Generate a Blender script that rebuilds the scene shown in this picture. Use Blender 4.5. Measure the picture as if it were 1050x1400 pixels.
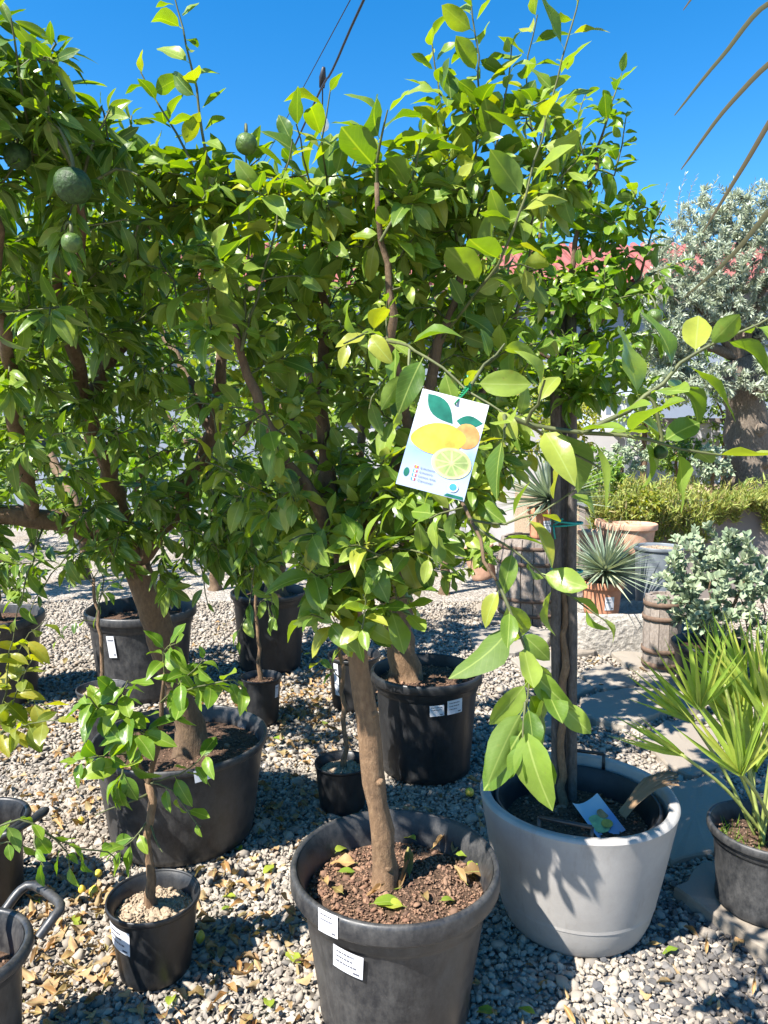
import bpy, math, random
import numpy as np
from mathutils import Vector, Matrix

for o in list(bpy.data.objects):
    bpy.data.objects.remove(o)
rng = np.random.default_rng(7)
random.seed(7)
SC = bpy.context.scene
COL = SC.collection
R = math.radians

# ------------------------------------------------------------------ camera
CAMH, PITCH, FPX = 1.55, R(5.6), 1011.0
cam_d = bpy.data.cameras.new('camera')
cam = bpy.data.objects.new('camera', cam_d)
COL.objects.link(cam)
cam.location = (0, 0, CAMH)
cam.rotation_euler = (R(90) - PITCH, 0, 0)
cam_d.sensor_fit = 'VERTICAL'
cam_d.sensor_height = 36.0
cam_d.sensor_width = 27.0
cam_d.lens = 36.0 * FPX / 1400.0
cam_d.clip_start = 0.05
cam_d.clip_end = 2000
SC.camera = cam
SC.render.resolution_x, SC.render.resolution_y = 768, 1024

# ------------------------------------------------------------------ light
SUN_EL, SUN_TRAVEL = R(51), Vector((0.79, 0.61, 0)).normalized()
w = bpy.data.worlds.new('World')
SC.world = w
w.use_nodes = True
nt = w.node_tree
bg = nt.nodes['Background']
sky = nt.nodes.new('ShaderNodeTexSky')
sky.sky_type = 'NISHITA'
sky.sun_disc = False
sky.sun_elevation = SUN_EL
sky.sun_rotation = math.atan2(-SUN_TRAVEL.x, -SUN_TRAVEL.y)
sky.altitude = 100
sky.air_density = 1.0
sky.dust_density = 0.1
sky.ozone_density = 1.6
hs = nt.nodes.new('ShaderNodeHueSaturation')
hs.inputs['Saturation'].default_value = 1.45
nt.links.new(sky.outputs[0], hs.inputs['Color'])
nt.links.new(hs.outputs[0], bg.inputs[0])
bg.inputs[1].default_value = 0.092
sun_d = bpy.data.lights.new('sun', 'SUN')
sun_d.energy = 5.0
sun_d.angle = R(0.55)
sun_d.color = (1.0, 0.955, 0.88)
sun = bpy.data.objects.new('sun', sun_d)
COL.objects.link(sun)
sd = Vector((SUN_TRAVEL.x * math.cos(SUN_EL), SUN_TRAVEL.y * math.cos(SUN_EL), -math.sin(SUN_EL)))
sun.rotation_euler = sd.to_track_quat('-Z', 'Y').to_euler()
sun.location = (-4, -3, 8)
SC.view_settings.view_transform = 'Standard'
SC.view_settings.look = 'None'
SC.view_settings.gamma = 1
SC.view_settings.exposure = 1.5
SC.view_settings.use_curve_mapping = False
SC.render.engine = 'CYCLES'
SC.cycles.max_bounces = 5
SC.cycles.diffuse_bounces = 1
SC.cycles.transmission_bounces = 3

# ------------------------------------------------------------------ helpers
_cp, _sp = math.cos(PITCH), math.sin(PITCH)


def ray(px, py):
    a, b = (px - 525) / FPX, -(py - 700) / FPX
    return np.array((a, _cp + b * _sp, -_sp + b * _cp))


def at(px, py, Y):
    """world point seen at photo pixel (px, py) standing Y metres ahead"""
    d = ray(px, py)
    return np.array((0, 0, CAMH)) + d * (Y / d[1])


def gnd(px, py, h=0.0):
    d = ray(px, py)
    return np.array((0, 0, CAMH)) + d * ((h - CAMH) / d[2])


def pix(P):
    P = np.atleast_2d(P) - np.array((0, 0, CAMH))
    dep = P[:, 1] * _cp - P[:, 2] * _sp
    up = P[:, 1] * _sp + P[:, 2] * _cp
    dd = np.where(np.abs(dep) < 1e-4, 1e-4, dep)
    return 525 + FPX * P[:, 0] / dd, 700 - FPX * up / dd, dep


def tag(o, label=None, cat=None, group=None, kind=None):
    if label: o['label'] = label
    if cat: o['category'] = cat
    if group: o['group'] = group
    if kind: o['kind'] = kind
    return o


def thing(name, label, cat, loc, group=None):
    o = bpy.data.objects.new(name, None)
    o.empty_display_size = 0.1
    COL.objects.link(o)
    o.location = Vector(loc)
    return tag(o, label, cat, group)


def wmat(o):
    """world matrix of a not yet evaluated object"""
    m = o.matrix_basis.copy()
    if o.parent:
        m = wmat(o.parent) @ o.matrix_parent_inverse @ m
    return m


def link(me, name, parent=None, mat=None, basis=None):
    """link mesh data as an object; basis / vertices are in world space"""
    o = bpy.data.objects.new(name, me)
    COL.objects.link(o)
    if mat is not None and len(me.materials) == 0:
        me.materials.append(mat)
    if parent is not None:
        o.parent = parent
        o.matrix_parent_inverse = wmat(parent).inverted()
    if basis is not None:
        o.matrix_basis = basis
    return o


def mesh_np(name, V, F, uv=None, smooth=True, mat=None, att=None):
    """V (n,3), F (m,k) int array with k = 3 or 4, or a python list of faces"""
    me = bpy.data.meshes.new(name)
    if isinstance(F, np.ndarray):
        n, k = F.shape
        me.vertices.add(len(V))
        me.vertices.foreach_set('co', np.ascontiguousarray(V, dtype=np.float32).ravel())
        me.loops.add(n * k)
        me.loops.foreach_set('vertex_index', F.astype(np.int32).ravel())
        me.polygons.add(n)
        me.polygons.foreach_set('loop_start', np.arange(0, n * k, k, dtype=np.int32))
        me.polygons.foreach_set('loop_total', np.full(n, k, dtype=np.int32))
        me.update(calc_edges=True)
        fl = F.ravel()
    else:
        me.from_pydata([tuple(map(float, v)) for v in V], [], [tuple(map(int, f)) for f in F])
        fl = np.array([i for f in F for i in f])
    if uv is not None:
        l = me.uv_layers.new(name='UVMap')
        l.data.foreach_set('uv', np.asarray(uv, dtype=np.float32)[fl].ravel())
    if att is not None:
        a = me.attributes.new('tint', 'FLOAT', 'POINT')
        a.data.foreach_set('value', np.asarray(att, dtype=np.float32))
    if smooth:
        me.polygons.foreach_set('use_smooth', np.ones(len(me.polygons), dtype=bool))
    me.validate()
    if mat is not None:
        me.materials.append(mat)
    return me


class MB:
    """collects polygons for ONE mesh"""
    def __init__(s):
        s.v, s.f = [], []

    def add(s, V, F):
        b = len(s.v)
        s.v += [tuple(map(float, p)) for p in V]
        s.f += [tuple(int(i) + b for i in f) for f in F]
        return s

    def box(s, c, size, rot=None):
        hx, hy, hz = size[0] / 2, size[1] / 2, size[2] / 2
        V = [Vector((x, y, z)) for x in (-hx, hx) for y in (-hy, hy) for z in (-hz, hz)]
        if rot is not None:
            V = [rot @ v for v in V]
        V = [v + Vector(c) for v in V]
        return s.add(V, [(0, 1, 3, 2), (4, 6, 7, 5), (0, 4, 5, 1), (2, 3, 7, 6), (0, 2, 6, 4), (1, 5, 7, 3)])

    def tube(s, pts, rad, n=6, cap=True):
        V, F = tube_np(np.array(pts, float), np.broadcast_to(np.asarray(rad, float), (len(pts),)), n)
        s.add(V, F)
        if cap:
            b = len(s.v) - len(V)
            s.f.append(tuple(b + i for i in range(n))[::-1])
            s.f.append(tuple(len(s.v) - n + i for i in range(n)))
        return s

    def lathe(s, prof, c=(0, 0, 0), n=48, fn=None):
        """prof: (r, z) pairs; fn(ang, i) -> radius factor"""
        m = len(prof)
        V = []
        for j in range(n):
            a = 2 * math.pi * j / n
            for i, (r, z) in enumerate(prof):
                k = fn(a, i) if fn else 1
                V.append((c[0] + r * k * math.cos(a), c[1] + r * k * math.sin(a), c[2] + z))
        F = []
        for j in range(n):
            j2 = (j + 1) % n
            for i in range(m - 1):
                F.append((j * m + i, j2 * m + i, j2 * m + i + 1, j * m + i + 1))
        return s.add(V, F)

    def mesh(s, name, mat=None, smooth=True):
        return mesh_np(name, s.v, s.f, smooth=smooth, mat=mat)

    def build(s, name, mat=None, parent=None, smooth=True, basis=None):
        return link(s.mesh(name, mat, smooth), name, parent, basis=basis)


def tube_np(P, rad, n):
    P = np.asarray(P, float)
    T = np.gradient(P, axis=0)
    T /= np.linalg.norm(T, axis=1)[:, None] + 1e-9
    ref = np.array((0.31, 0.17, 0.93)) if abs(T[0][2]) < 0.9 else np.array((1.0, 0.1, 0))
    V = []
    u = np.cross(T[0], ref)
    u /= np.linalg.norm(u)
    a = np.arange(n) * 2 * np.pi / n
    for i in range(len(P)):
        u = u - T[i] * np.dot(u, T[i])
        u /= np.linalg.norm(u) + 1e-9
        v = np.cross(T[i], u)
        V.append(P[i] + rad[i] * (np.cos(a)[:, None] * u + np.sin(a)[:, None] * v))
    V = np.concatenate(V)
    m = len(P)
    i = np.arange(m - 1)[:, None] * n
    j = np.arange(n)[None, :]
    j2 = (j + 1) % n
    F = np.stack([i + j, i + j2, i + n + j2, i + n + j], -1).reshape(-1, 4)
    return V, F


def smooth_path(pts, step=0.04):
    """Catmull-Rom through pts, resampled"""
    P = np.array(pts, float)
    if len(P) == 2:
        n = max(2, int(np.linalg.norm(P[1] - P[0]) / step))
        return P[0] + (P[1] - P[0]) * np.linspace(0, 1, n + 1)[:, None]
    Q = np.vstack([2 * P[0] - P[1], P, 2 * P[-1] - P[-2]])
    out = []
    for i in range(1, len(Q) - 2):
        n = max(2, int(np.linalg.norm(Q[i + 1] - Q[i]) / step))
        for t in np.linspace(0, 1, n, endpoint=False):
            out.append(0.5 * ((2 * Q[i]) + (-Q[i - 1] + Q[i + 1]) * t + (2 * Q[i - 1] - 5 * Q[i] + 4 * Q[i + 1] - Q[i + 2]) * t * t
                              + (-Q[i - 1] + 3 * Q[i] - 3 * Q[i + 1] + Q[i + 2]) * t ** 3))
    out.append(P[-1])
    return np.array(out)


# ------------------------------------------------------------------ materials
class NT:
    def __init__(s, name):
        s.m = bpy.data.materials.new(name)
        s.m.use_nodes = True
        s.t = s.m.node_tree
        s.p = s.t.nodes['Principled BSDF']
        s.out = s.t.nodes['Material Output']

    def n(s, typ, **k):
        nd = s.t.nodes.new(typ)
        for a, b in k.items():
            if a.startswith('i_'):
                key = a[2:]
                key = int(key) if key.isdigit() else key.replace('_', ' ')
                nd.inputs[key].default_value = b
            else:
                setattr(nd, a, b)
        return nd

    def l(s, a, b):
        s.t.links.new(a, b)

    def noise(s, scale, detail=4, rough=0.55, vec=None):
        nd = s.n('ShaderNodeTexNoise')
        nd.inputs['Scale'].default_value = scale
        nd.inputs['Detail'].default_value = detail
        nd.inputs['Roughness'].default_value = rough
        if vec is not None:
            s.l(vec, nd.inputs['Vector'])
        return nd

    def ramp(s, fac, stops):
        nd = s.n('ShaderNodeValToRGB')
        e = nd.color_ramp.elements
        while len(e) < len(stops):
            e.new(0.5)
        for i, (p, c) in enumerate(stops):
            e[i].position = p
            e[i].color = (*c, 1) if len(c) == 3 else c
        s.l(fac, nd.inputs[0])
        return nd.outputs[0]

    def mix(s, fac, a, b, mode='MIX'):
        nd = s.n('ShaderNodeMix', data_type='RGBA', blend_type=mode)
        for v, i in ((fac, 0), (a, 6), (b, 7)):
            if hasattr(v, 'is_linked') or hasattr(v, 'links'):
                s.l(v, nd.inputs[i])
            elif i == 0:
                nd.inputs[0].default_value = v
            else:
                nd.inputs[i].default_value = (*v, 1)
        return nd.outputs[2]

    def math(s, op, a, b=0.0):
        nd = s.n('ShaderNodeMath', operation=op)
        for v, i in ((a, 0), (b, 1)):
            if hasattr(v, 'links'):
                s.l(v, nd.inputs[i])
            else:
                nd.inputs[i].default_value = v
        return nd.outputs[0]

    def bump(s, h, strength=0.4, dist=0.01):
        b = s.n('ShaderNodeBump')
        b.inputs['Strength'].default_value = strength
        b.inputs['Distance'].default_value = dist
        s.l(h, b.inputs['Height'])
        s.l(b.outputs[0], s.p.inputs['Normal'])
        return b

    def coord(s, which='Object'):
        return s.n('ShaderNodeTexCoord').outputs[which]

    def wpos(s):
        return s.n('ShaderNodeNewGeometry').outputs['Position']


def simple(name, col, rough=0.6, spec=0.5, var=0.15, scale=20, bump=0.15, bd=0.004, metal=0):
    m = NT(name)
    n = m.noise(scale, 5, vec=m.wpos())
    a = tuple(max(0, c * (1 - var)) for c in col)
    b = tuple(min(1, c * (1 + var)) for c in col)
    m.l(m.ramp(n.outputs[0], [(0.3, a), (0.7, b)]), m.p.inputs['Base Color'])
    m.p.inputs['Roughness'].default_value = rough
    m.p.inputs['Specular IOR Level'].default_value = spec
    m.p.inputs['Metallic'].default_value = metal
    if bump:
        m.bump(n.outputs[0], bump, bd)
    return m.m


def leaf_mat(name, cols, trans=0.29, rough=0.34, under=(0.13, 0.19, 0.04), tr_tint=(1.2, 1.25, 0.38), veins=True, spots=True, spec=0.38):
    """two-sided leaf: glossy upper side, matt paler lower side, light shining through"""
    m = NT(name)
    g = m.n('ShaderNodeNewGeometry')
    oi = m.n('ShaderNodeObjectInfo')
    rnd = m.math('FRACT', m.math('ADD', g.outputs['Random Per Island'], oi.outputs['Random']))
    k = len(cols)
    col = m.ramp(rnd, [(i / (k - 1), c) for i, c in enumerate(cols)])
    pos = g.outputs['Position']
    nz = m.noise(55, 3, vec=pos)
    col = m.mix(m.math('MULTIPLY', nz.outputs[0], 0.4), col, (0.02, 0.05, 0.008))
    nb = m.noise(140, 2, vec=pos)
    bl = m.ramp(nb.outputs[0], [(0.7, (0, 0, 0)), (0.76, (0.5, 0.5, 0.5))])
    if spots:
        col = m.mix(bl, col, (0.16, 0.12, 0.05))
    if spots:
        n2 = m.noise(38, 2, vec=pos)
        sp = m.ramp(n2.outputs[0], [(0.66, (0, 0, 0)), (0.74, (0.55, 0.55, 0.55))])
        col = m.mix(sp, col, (0.22, 0.2, 0.03))
    if veins:
        uv = m.n('ShaderNodeUVMap')
        sx = m.n('ShaderNodeSeparateXYZ')
        m.l(uv.outputs[0], sx.inputs[0])
        across = m.math('ABSOLUTE', m.math('SUBTRACT', sx.outputs[1], 0.5))
        mid = m.ramp(across, [(0.012, (1, 1, 1)), (0.035, (0, 0, 0))])
        side = m.math('SINE', m.math('MULTIPLY', m.math('SUBTRACT', sx.outputs[0], m.math('MULTIPLY', across, 0.55)), 62.0))
        sv = m.ramp(side, [(0.86, (0, 0, 0)), (1.0, (0.2, 0.2, 0.2))])
        col = m.mix(sv, col, (0.2, 0.27, 0.06))
        col = m.mix(m.math('MULTIPLY', mid, 0.65), col, (0.3, 0.36, 0.1))
        m.bump(nz.outputs[0], 0.3, 0.003)
    low = m.mix(0.45, col, under)
    two = m.mix(g.outputs['Backfacing'], col, low)
    m.l(two, m.p.inputs['Base Color'])
    rr = m.math('ADD', m.math('ADD', rough - 0.12, m.math('MULTIPLY', nz.outputs[0], 0.25)), m.math('MULTIPLY', g.outputs['Backfacing'], 0.28))
    m.l(rr, m.p.inputs['Roughness'])
    m.p.inputs['Specular IOR Level'].default_value = spec
    tr = m.n('ShaderNodeBsdfTranslucent')
    tc = m.mix(1.0, col, tr_tint, 'MULTIPLY')
    br = m.n('ShaderNodeHueSaturation')
    br.inputs['Value'].default_value = 1.8
    br.inputs['Saturation'].default_value = 1.1
    m.l(tc, br.inputs['Color'])
    m.l(br.outputs[0], tr.inputs[0])
    ms = m.n('ShaderNodeMixShader')
    ms.inputs[0].default_value = trans
    m.l(m.p.outputs[0], ms.inputs[1])
    m.l(tr.outputs[0], ms.inputs[2])
    m.l(ms.outputs[0], m.out.inputs[0])
    return m.m


def bark_mat(name, a, b, c):
    m = NT(name)
    mp = m.n('ShaderNodeMapping')
    mp.inputs['Scale'].default_value = (1, 1, 0.42)
    m.l(m.wpos(), mp.inputs[0])
    n = m.noise(75, 8, 0.72, mp.outputs[0])
    n2 = m.noise(9, 3, vec=m.wpos())
    col = m.ramp(n.outputs[0], [(0.3, a), (0.5, b), (0.72, c)])
    col = m.mix(m.ramp(n2.outputs[0], [(0.45, (0, 0, 0)), (0.7, (0.5, 0.5, 0.5))]), col, tuple(x * 1.15 for x in b))
    m.l(col, m.p.inputs['Base Color'])
    m.p.inputs['Roughness'].default_value = 0.8
    m.bump(n.outputs[0], 0.8, 0.008)
    return m.m


def plastic_mat(name, dark, dust, dust_amt=0.5, rough=0.42):
    m = NT(name)
    pos = m.wpos()
    n = m.noise(9, 8, 0.75, pos)
    mp = m.n('ShaderNodeMapping')
    mp.inputs['Scale'].default_value = (1, 1, 0.5)
    m.l(pos, mp.inputs[0])
    n2 = m.noise(45, 6, 0.8, mp.outputs[0])
    n3 = m.noise(160, 3, 0.7, pos)
    f = m.math('MULTIPLY', n.outputs[0], n2.outputs[0])
    fac = m.ramp(f, [(0.17, (0, 0, 0)), (0.36, (dust_amt,) * 3)])
    col = m.mix(fac, dark, dust)
    sp = m.ramp(n3.outputs[0], [(0.62, (0, 0, 0)), (0.75, (0.35, 0.35, 0.35))])
    col = m.mix(sp, col, dust)
    m.l(col, m.p.inputs['Base Color'])
    m.l(m.math('ADD', rough, m.math('MULTIPLY', fac, 0.4)), m.p.inputs['Roughness'])
    m.bump(n3.outputs[0], 0.12, 0.002)
    return m.m


def stone_mat(name, cols, scale=0.0, rough=0.85, spec=0.3):
    m = NT(name)
    g = m.n('ShaderNodeNewGeometry')
    oi = m.n('ShaderNodeObjectInfo')
    rnd = m.math('FRACT', m.math('ADD', g.outputs['Random Per Island'], oi.outputs['Random']))
    k = len(cols)
    col = m.ramp(rnd, [(i / (k - 1), c) for i, c in enumerate(cols)])
    n = m.noise(110, 4, vec=g.outputs['Position'])
    n2 = m.noise(1.3, 3, vec=g.outputs['Position'])
    col = m.mix(m.math('MULTIPLY', n.outputs[0], 0.3), col, (0.1, 0.09, 0.08))
    col = m.mix(m.ramp(n2.outputs[0], [(0.4, (0, 0, 0)), (0.65, (0.4, 0.4, 0.4))]), col, (0.2, 0.155, 0.11))
    m.l(col, m.p.inputs['Base Color'])
    m.p.inputs['Roughness'].default_value = rough
    m.p.inputs['Specular IOR Level'].default_value = spec
    m.bump(n.outputs[0], 0.3, 0.003)
    return m.m


M = {}
M['lemon_leaf'] = leaf_mat('lemon_leaf', [(0.0766, 0.1417, 0.0198), (0.1212, 0.2025, 0.0268), (0.1661, 0.2498, 0.034), (0.2106, 0.2969, 0.0447), (0.2617, 0.3375, 0.0581), (0.3576, 0.351, 0.0447)])
M['dark_leaf'] = leaf_mat('dark_leaf', [(0.0486, 0.1026, 0.0135), (0.0806, 0.1475, 0.0185), (0.1181, 0.1981, 0.0252), (0.1668, 0.2457, 0.0336), (0.2224, 0.2936, 0.042)], trans=0.28, rough=0.32)
M['bright_leaf'] = leaf_mat('bright_leaf', [(0.0728, 0.1556, 0.0138), (0.1121, 0.2076, 0.0194), (0.1568, 0.2594, 0.0248), (0.2353, 0.3229, 0.0343)], trans=0.32)
M['yellow_leaf'] = leaf_mat('yellow_leaf', [(0.136, 0.176, 0.024), (0.204, 0.2376, 0.036), (0.323, 0.3168, 0.048), (0.425, 0.3696, 0.06)], trans=0.45, under=(0.25, 0.25, 0.08))
M['olive_leaf'] = leaf_mat('olive_leaf', [(0.2017, 0.2411, 0.1557), (0.3026, 0.3444, 0.246), (0.4203, 0.465, 0.3608), (0.5211, 0.5596, 0.4592)], trans=0.2, under=(0.55, 0.58, 0.5), tr_tint=(1, 1, 0.8), veins=False, spots=False, rough=0.5)
M['silver_leaf'] = leaf_mat('silver_leaf', [(0.196, 0.2592, 0.156), (0.2744, 0.3456, 0.2184), (0.3528, 0.4128, 0.2652), (0.4116, 0.4512, 0.2886)], trans=0.15, under=(0.36, 0.41, 0.33), tr_tint=(1, 1.05, 0.8), veins=False, spots=False, rough=0.6)
M['palm_leaf'] = leaf_mat('palm_leaf', [(0.204, 0.3248, 0.045), (0.288, 0.4032, 0.06), (0.384, 0.4816, 0.08), (0.48, 0.4928, 0.1)], trans=0.35, under=(0.25, 0.33, 0.1), tr_tint=(1.1, 1.1, 0.4), veins=False, spots=True, rough=0.42)
M['yucca_leaf'] = leaf_mat('yucca_leaf', [(0.2, 0.27, 0.2), (0.28, 0.35, 0.26), (0.36, 0.42, 0.31), (0.44, 0.46, 0.3)], trans=0.12, under=(0.3, 0.35, 0.27), tr_tint=(1, 1, 0.6), veins=False, spots=False, rough=0.45)
M['succulent_leaf'] = leaf_mat('succulent_leaf', [(0.1615, 0.2342, 0.046), (0.2422, 0.3068, 0.069), (0.3392, 0.3715, 0.092), (0.4037, 0.3472, 0.1035), (0.2907, 0.218, 0.115)], trans=0.25, under=(0.35, 0.4, 0.1), tr_tint=(1.1, 1.1, 0.4), veins=False, spots=False, rough=0.4)
M['dry_frond'] = leaf_mat('dry_frond', [(0.2, 0.105, 0.055), (0.27, 0.15, 0.08), (0.15, 0.08, 0.045)], trans=0.12, under=(0.3, 0.2, 0.12), tr_tint=(1, 0.9, 0.6), veins=False, spots=False, rough=0.6)
M['palm_tip'] = leaf_mat('palm_tip', [(0.05, 0.035, 0.018), (0.075, 0.05, 0.022), (0.06, 0.06, 0.02)], trans=0.1, under=(0.05, 0.04, 0.02), tr_tint=(1, 0.9, 0.5), veins=False, spots=False, rough=0.5)
M['dry_leaf'] = leaf_mat('dry_leaf', [(0.1391, 0.0728, 0.0361), (0.3036, 0.1508, 0.0586), (0.4301, 0.2183, 0.0902), (0.506, 0.2911, 0.1308), (0.2783, 0.1767, 0.0722), (0.2024, 0.104, 0.0541), (0.253, 0.1976, 0.0541)], trans=0.15, under=(0.42, 0.31, 0.18), tr_tint=(1, 0.9, 0.6), veins=True, spots=False, rough=0.6)
M['fallen_green'] = leaf_mat('fallen_green', [(0.2, 0.3, 0.03), (0.3, 0.38, 0.05), (0.4, 0.42, 0.06)], trans=0.3)
M['bark'] = bark_mat('bark', (0.085, 0.05, 0.027), (0.175, 0.103, 0.054), (0.28, 0.18, 0.1))
M['bark_brown'] = bark_mat('bark_brown', (0.06, 0.037, 0.021), (0.12, 0.074, 0.04), (0.19, 0.125, 0.07))
M['old_bark'] = bark_mat('old_bark', (0.05, 0.038, 0.028), (0.13, 0.1, 0.075), (0.27, 0.22, 0.17))
M['twig'] = simple('twig', (0.085, 0.095, 0.035), 0.6, 0.4, 0.35, 40)
M['green_shoot'] = simple('green_shoot', (0.26, 0.3, 0.08), 0.5, 0.4, 0.2, 40)
M['grey_wood'] = bark_mat('grey_wood', (0.045, 0.036, 0.03), (0.095, 0.078, 0.066), (0.17, 0.145, 0.125))
M['barrel_wood'] = bark_mat('barrel_wood', (0.13, 0.105, 0.085), (0.23, 0.19, 0.16), (0.34, 0.29, 0.25))
M['black_plastic'] = plastic_mat('black_plastic', (0.016, 0.017, 0.019), (0.12, 0.115, 0.11), 0.45)
M['dusty_plastic'] = plastic_mat('dusty_plastic', (0.016, 0.017, 0.02), (0.11, 0.103, 0.095), 0.5, 0.38)
M['clean_plastic'] = plastic_mat('clean_plastic', (0.01, 0.0105, 0.012), (0.06, 0.06, 0.06), 0.3, 0.38)
def planter_mat():
    m = NT('grey_planter')
    pos = m.wpos()
    n, n2 = m.noise(5, 7, 0.7, pos), m.noise(140, 4, 0.7, pos)
    mp = m.n('ShaderNodeMapping')
    mp.inputs['Scale'].default_value = (1, 1, 0.15)
    m.l(pos, mp.inputs[0])
    n3 = m.noise(26, 5, 0.7, mp.outputs[0])
    col = m.ramp(n.outputs[0], [(0.3, (0.28, 0.262, 0.245)), (0.7, (0.37, 0.35, 0.33))])
    col = m.mix(m.ramp(n3.outputs[0], [(0.56, (0, 0, 0)), (0.72, (0.3, 0.3, 0.3))]), col, (0.17, 0.145, 0.12))
    col = m.mix(m.ramp(n2.outputs[0], [(0.62, (0, 0, 0)), (0.72, (0.35, 0.35, 0.35))]), col, (0.4, 0.37, 0.33))
    m.l(col, m.p.inputs['Base Color'])
    m.p.inputs['Roughness'].default_value = 0.65
    m.bump(n2.outputs[0], 0.25, 0.002)
    return m.m


M['grey_planter'] = planter_mat()
M['grey_bucket'] = simple('grey_bucket', (0.15, 0.17, 0.19), 0.5, 0.4, 0.2, 9)
M['terracotta'] = simple('terracotta', (0.47, 0.21, 0.12), 0.8, 0.3, 0.22, 16, 0.2)
M['pale_terracotta'] = simple('pale_terracotta', (0.52, 0.3, 0.2), 0.85, 0.3, 0.2, 16, 0.2)
M['soil'] = simple('soil', (0.085, 0.052, 0.034), 0.95, 0.2, 0.65, 95, 0.9, 0.012)
M['pale_soil'] = simple('pale_soil', (0.36, 0.275, 0.19), 0.95, 0.2, 0.4, 70, 0.9, 0.012)
M['bark_chip'] = stone_mat('bark_chip', [(0.1, 0.05, 0.03), (0.2, 0.1, 0.06), (0.3, 0.17, 0.1), (0.15, 0.08, 0.05)])
M['pale_chip'] = stone_mat('pale_chip', [(0.3, 0.22, 0.14), (0.45, 0.35, 0.24), (0.38, 0.29, 0.2), (0.25, 0.18, 0.12)])
M['pebble'] = stone_mat('pebble', [(0.2062, 0.1846, 0.1574), (0.3401, 0.3, 0.2478), (0.4432, 0.3899, 0.3143), (0.2784, 0.2454, 0.2053), (0.3916, 0.3299, 0.2667), (0.1547, 0.1454, 0.1334), (0.4948, 0.44, 0.3671), (0.3401, 0.27, 0.2053)])
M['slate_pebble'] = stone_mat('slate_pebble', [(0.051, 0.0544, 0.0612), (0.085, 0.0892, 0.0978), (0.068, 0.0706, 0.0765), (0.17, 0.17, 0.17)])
M['flagstone'] = stone_mat('flagstone', [(0.253, 0.22, 0.1836), (0.3105, 0.2695, 0.2193), (0.276, 0.253, 0.2193), (0.345, 0.2915, 0.2295)], rough=0.9)
M['trough_stone'] = simple('trough_stone', (0.34, 0.31, 0.27), 0.95, 0.2, 0.35, 30, 1.0, 0.02)
M['rust'] = simple('rust', (0.13, 0.085, 0.06), 0.8, 0.3, 0.3, 40)
M['paper'] = simple('paper', (0.62, 0.62, 0.65), 0.5, 0.4, 0.03, 10, 0)
M['ink'] = simple('ink', (0.1, 0.1, 0.12), 0.6, 0.2, 0.1, 10, 0)
M['green_tie'] = simple('green_tie', (0.01, 0.28, 0.22), 0.4, 0.5, 0.1, 20, 0)
M['wire_green'] = simple('wire_green', (0.01, 0.2, 0.08), 0.4, 0.5, 0.1, 20, 0)
M['cable'] = simple('cable', (0.02, 0.02, 0.025), 0.5, 0.4, 0.1, 20, 0)
M['bulb'] = simple('bulb', (0.85, 0.85, 0.85), 0.2, 0.6, 0.03, 20, 0)
M['white_wall'] = simple('white_wall', (0.42, 0.41, 0.42), 0.9, 0.2, 0.06, 2, 0.1)
M['grey_wall'] = simple('grey_wall', (0.22, 0.185, 0.165), 0.9, 0.2, 0.08, 3, 0.1)
M['house_wall'] = simple('house_wall', (0.22, 0.25, 0.3), 0.9, 0.2, 0.08, 1.5, 0.1)
M['dark_glass'] = simple('dark_glass', (0.03, 0.035, 0.045), 0.1, 0.6, 0.1, 3, 0)
M['frame_paint'] = simple('frame_paint', (0.2, 0.13, 0.1), 0.5, 0.4, 0.1, 3, 0)
M['sign_blue'] = simple('sign_blue', (0.16, 0.2, 0.26), 0.5, 0.4, 0.08, 3, 0)
M['sign_pale'] = simple('sign_pale', (0.5, 0.58, 0.72), 0.5, 0.4, 0.08, 3, 0)
M['metal_grey'] = simple('metal_grey', (0.3, 0.32, 0.34), 0.4, 0.5, 0.1, 5, 0, metal=0.6)
M['green_fruit'] = simple('green_fruit', (0.026, 0.055, 0.014), 0.55, 0.3, 0.5, 120, 0.8, 0.004)
M['pale_fruit'] = simple('pale_fruit', (0.07, 0.12, 0.022), 0.42, 0.45, 0.35, 90, 0.8, 0.004)
M['yellow_fruit'] = simple('yellow_fruit', (0.6, 0.45, 0.05), 0.45, 0.5, 0.15, 60, 0.3, 0.003)
M['roof_tile'] = simple('roof_tile', (0.26, 0.085, 0.075), 0.8, 0.3, 0.2, 6, 0.2, 0.01)
for nm, c in (('p_yellow', (0.52, 0.33, 0.04)), ('p_orange', (0.5, 0.23, 0.07)), ('p_pale', (0.36, 0.42, 0.16)), ('p_rind', (0.45, 0.47, 0.2)), ('p_green', (0.012, 0.11, 0.07)),
              ('p_blue', (0.05, 0.25, 0.62)), ('p_skyblue', (0.42, 0.56, 0.85)), ('p_seg', (0.24, 0.31, 0.1)), ('p_red', (0.7, 0.08, 0.06))):
    M[nm] = simple(nm, c, 0.3, 0.5, 0.4, 45, 0)


def card_mat():
    m = NT('card_print')
    uv = m.n('ShaderNodeUVMap')
    sx = m.n('ShaderNodeSeparateXYZ')
    m.l(uv.outputs[0], sx.inputs[0])
    n = m.noise(3, 2, vec=uv.outputs[0])
    f = m.math('ADD', sx.outputs[1], m.math('MULTIPLY', n.outputs[0], 0.3))
    m.l(m.ramp(f, [(0.3, (0.3, 0.36, 0.5)), (0.55, (0.2, 0.29, 0.5)), (0.8, (0.42, 0.47, 0.53)), (1.05, (0.5, 0.51, 0.53))]), m.p.inputs['Base Color'])
    m.p.inputs['Roughness'].default_value = 0.3
    return m.m


M['card_print'] = card_mat()

# ------------------------------------------------------------------ leaf templates (unit length along +X, upper side +Z)


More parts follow.
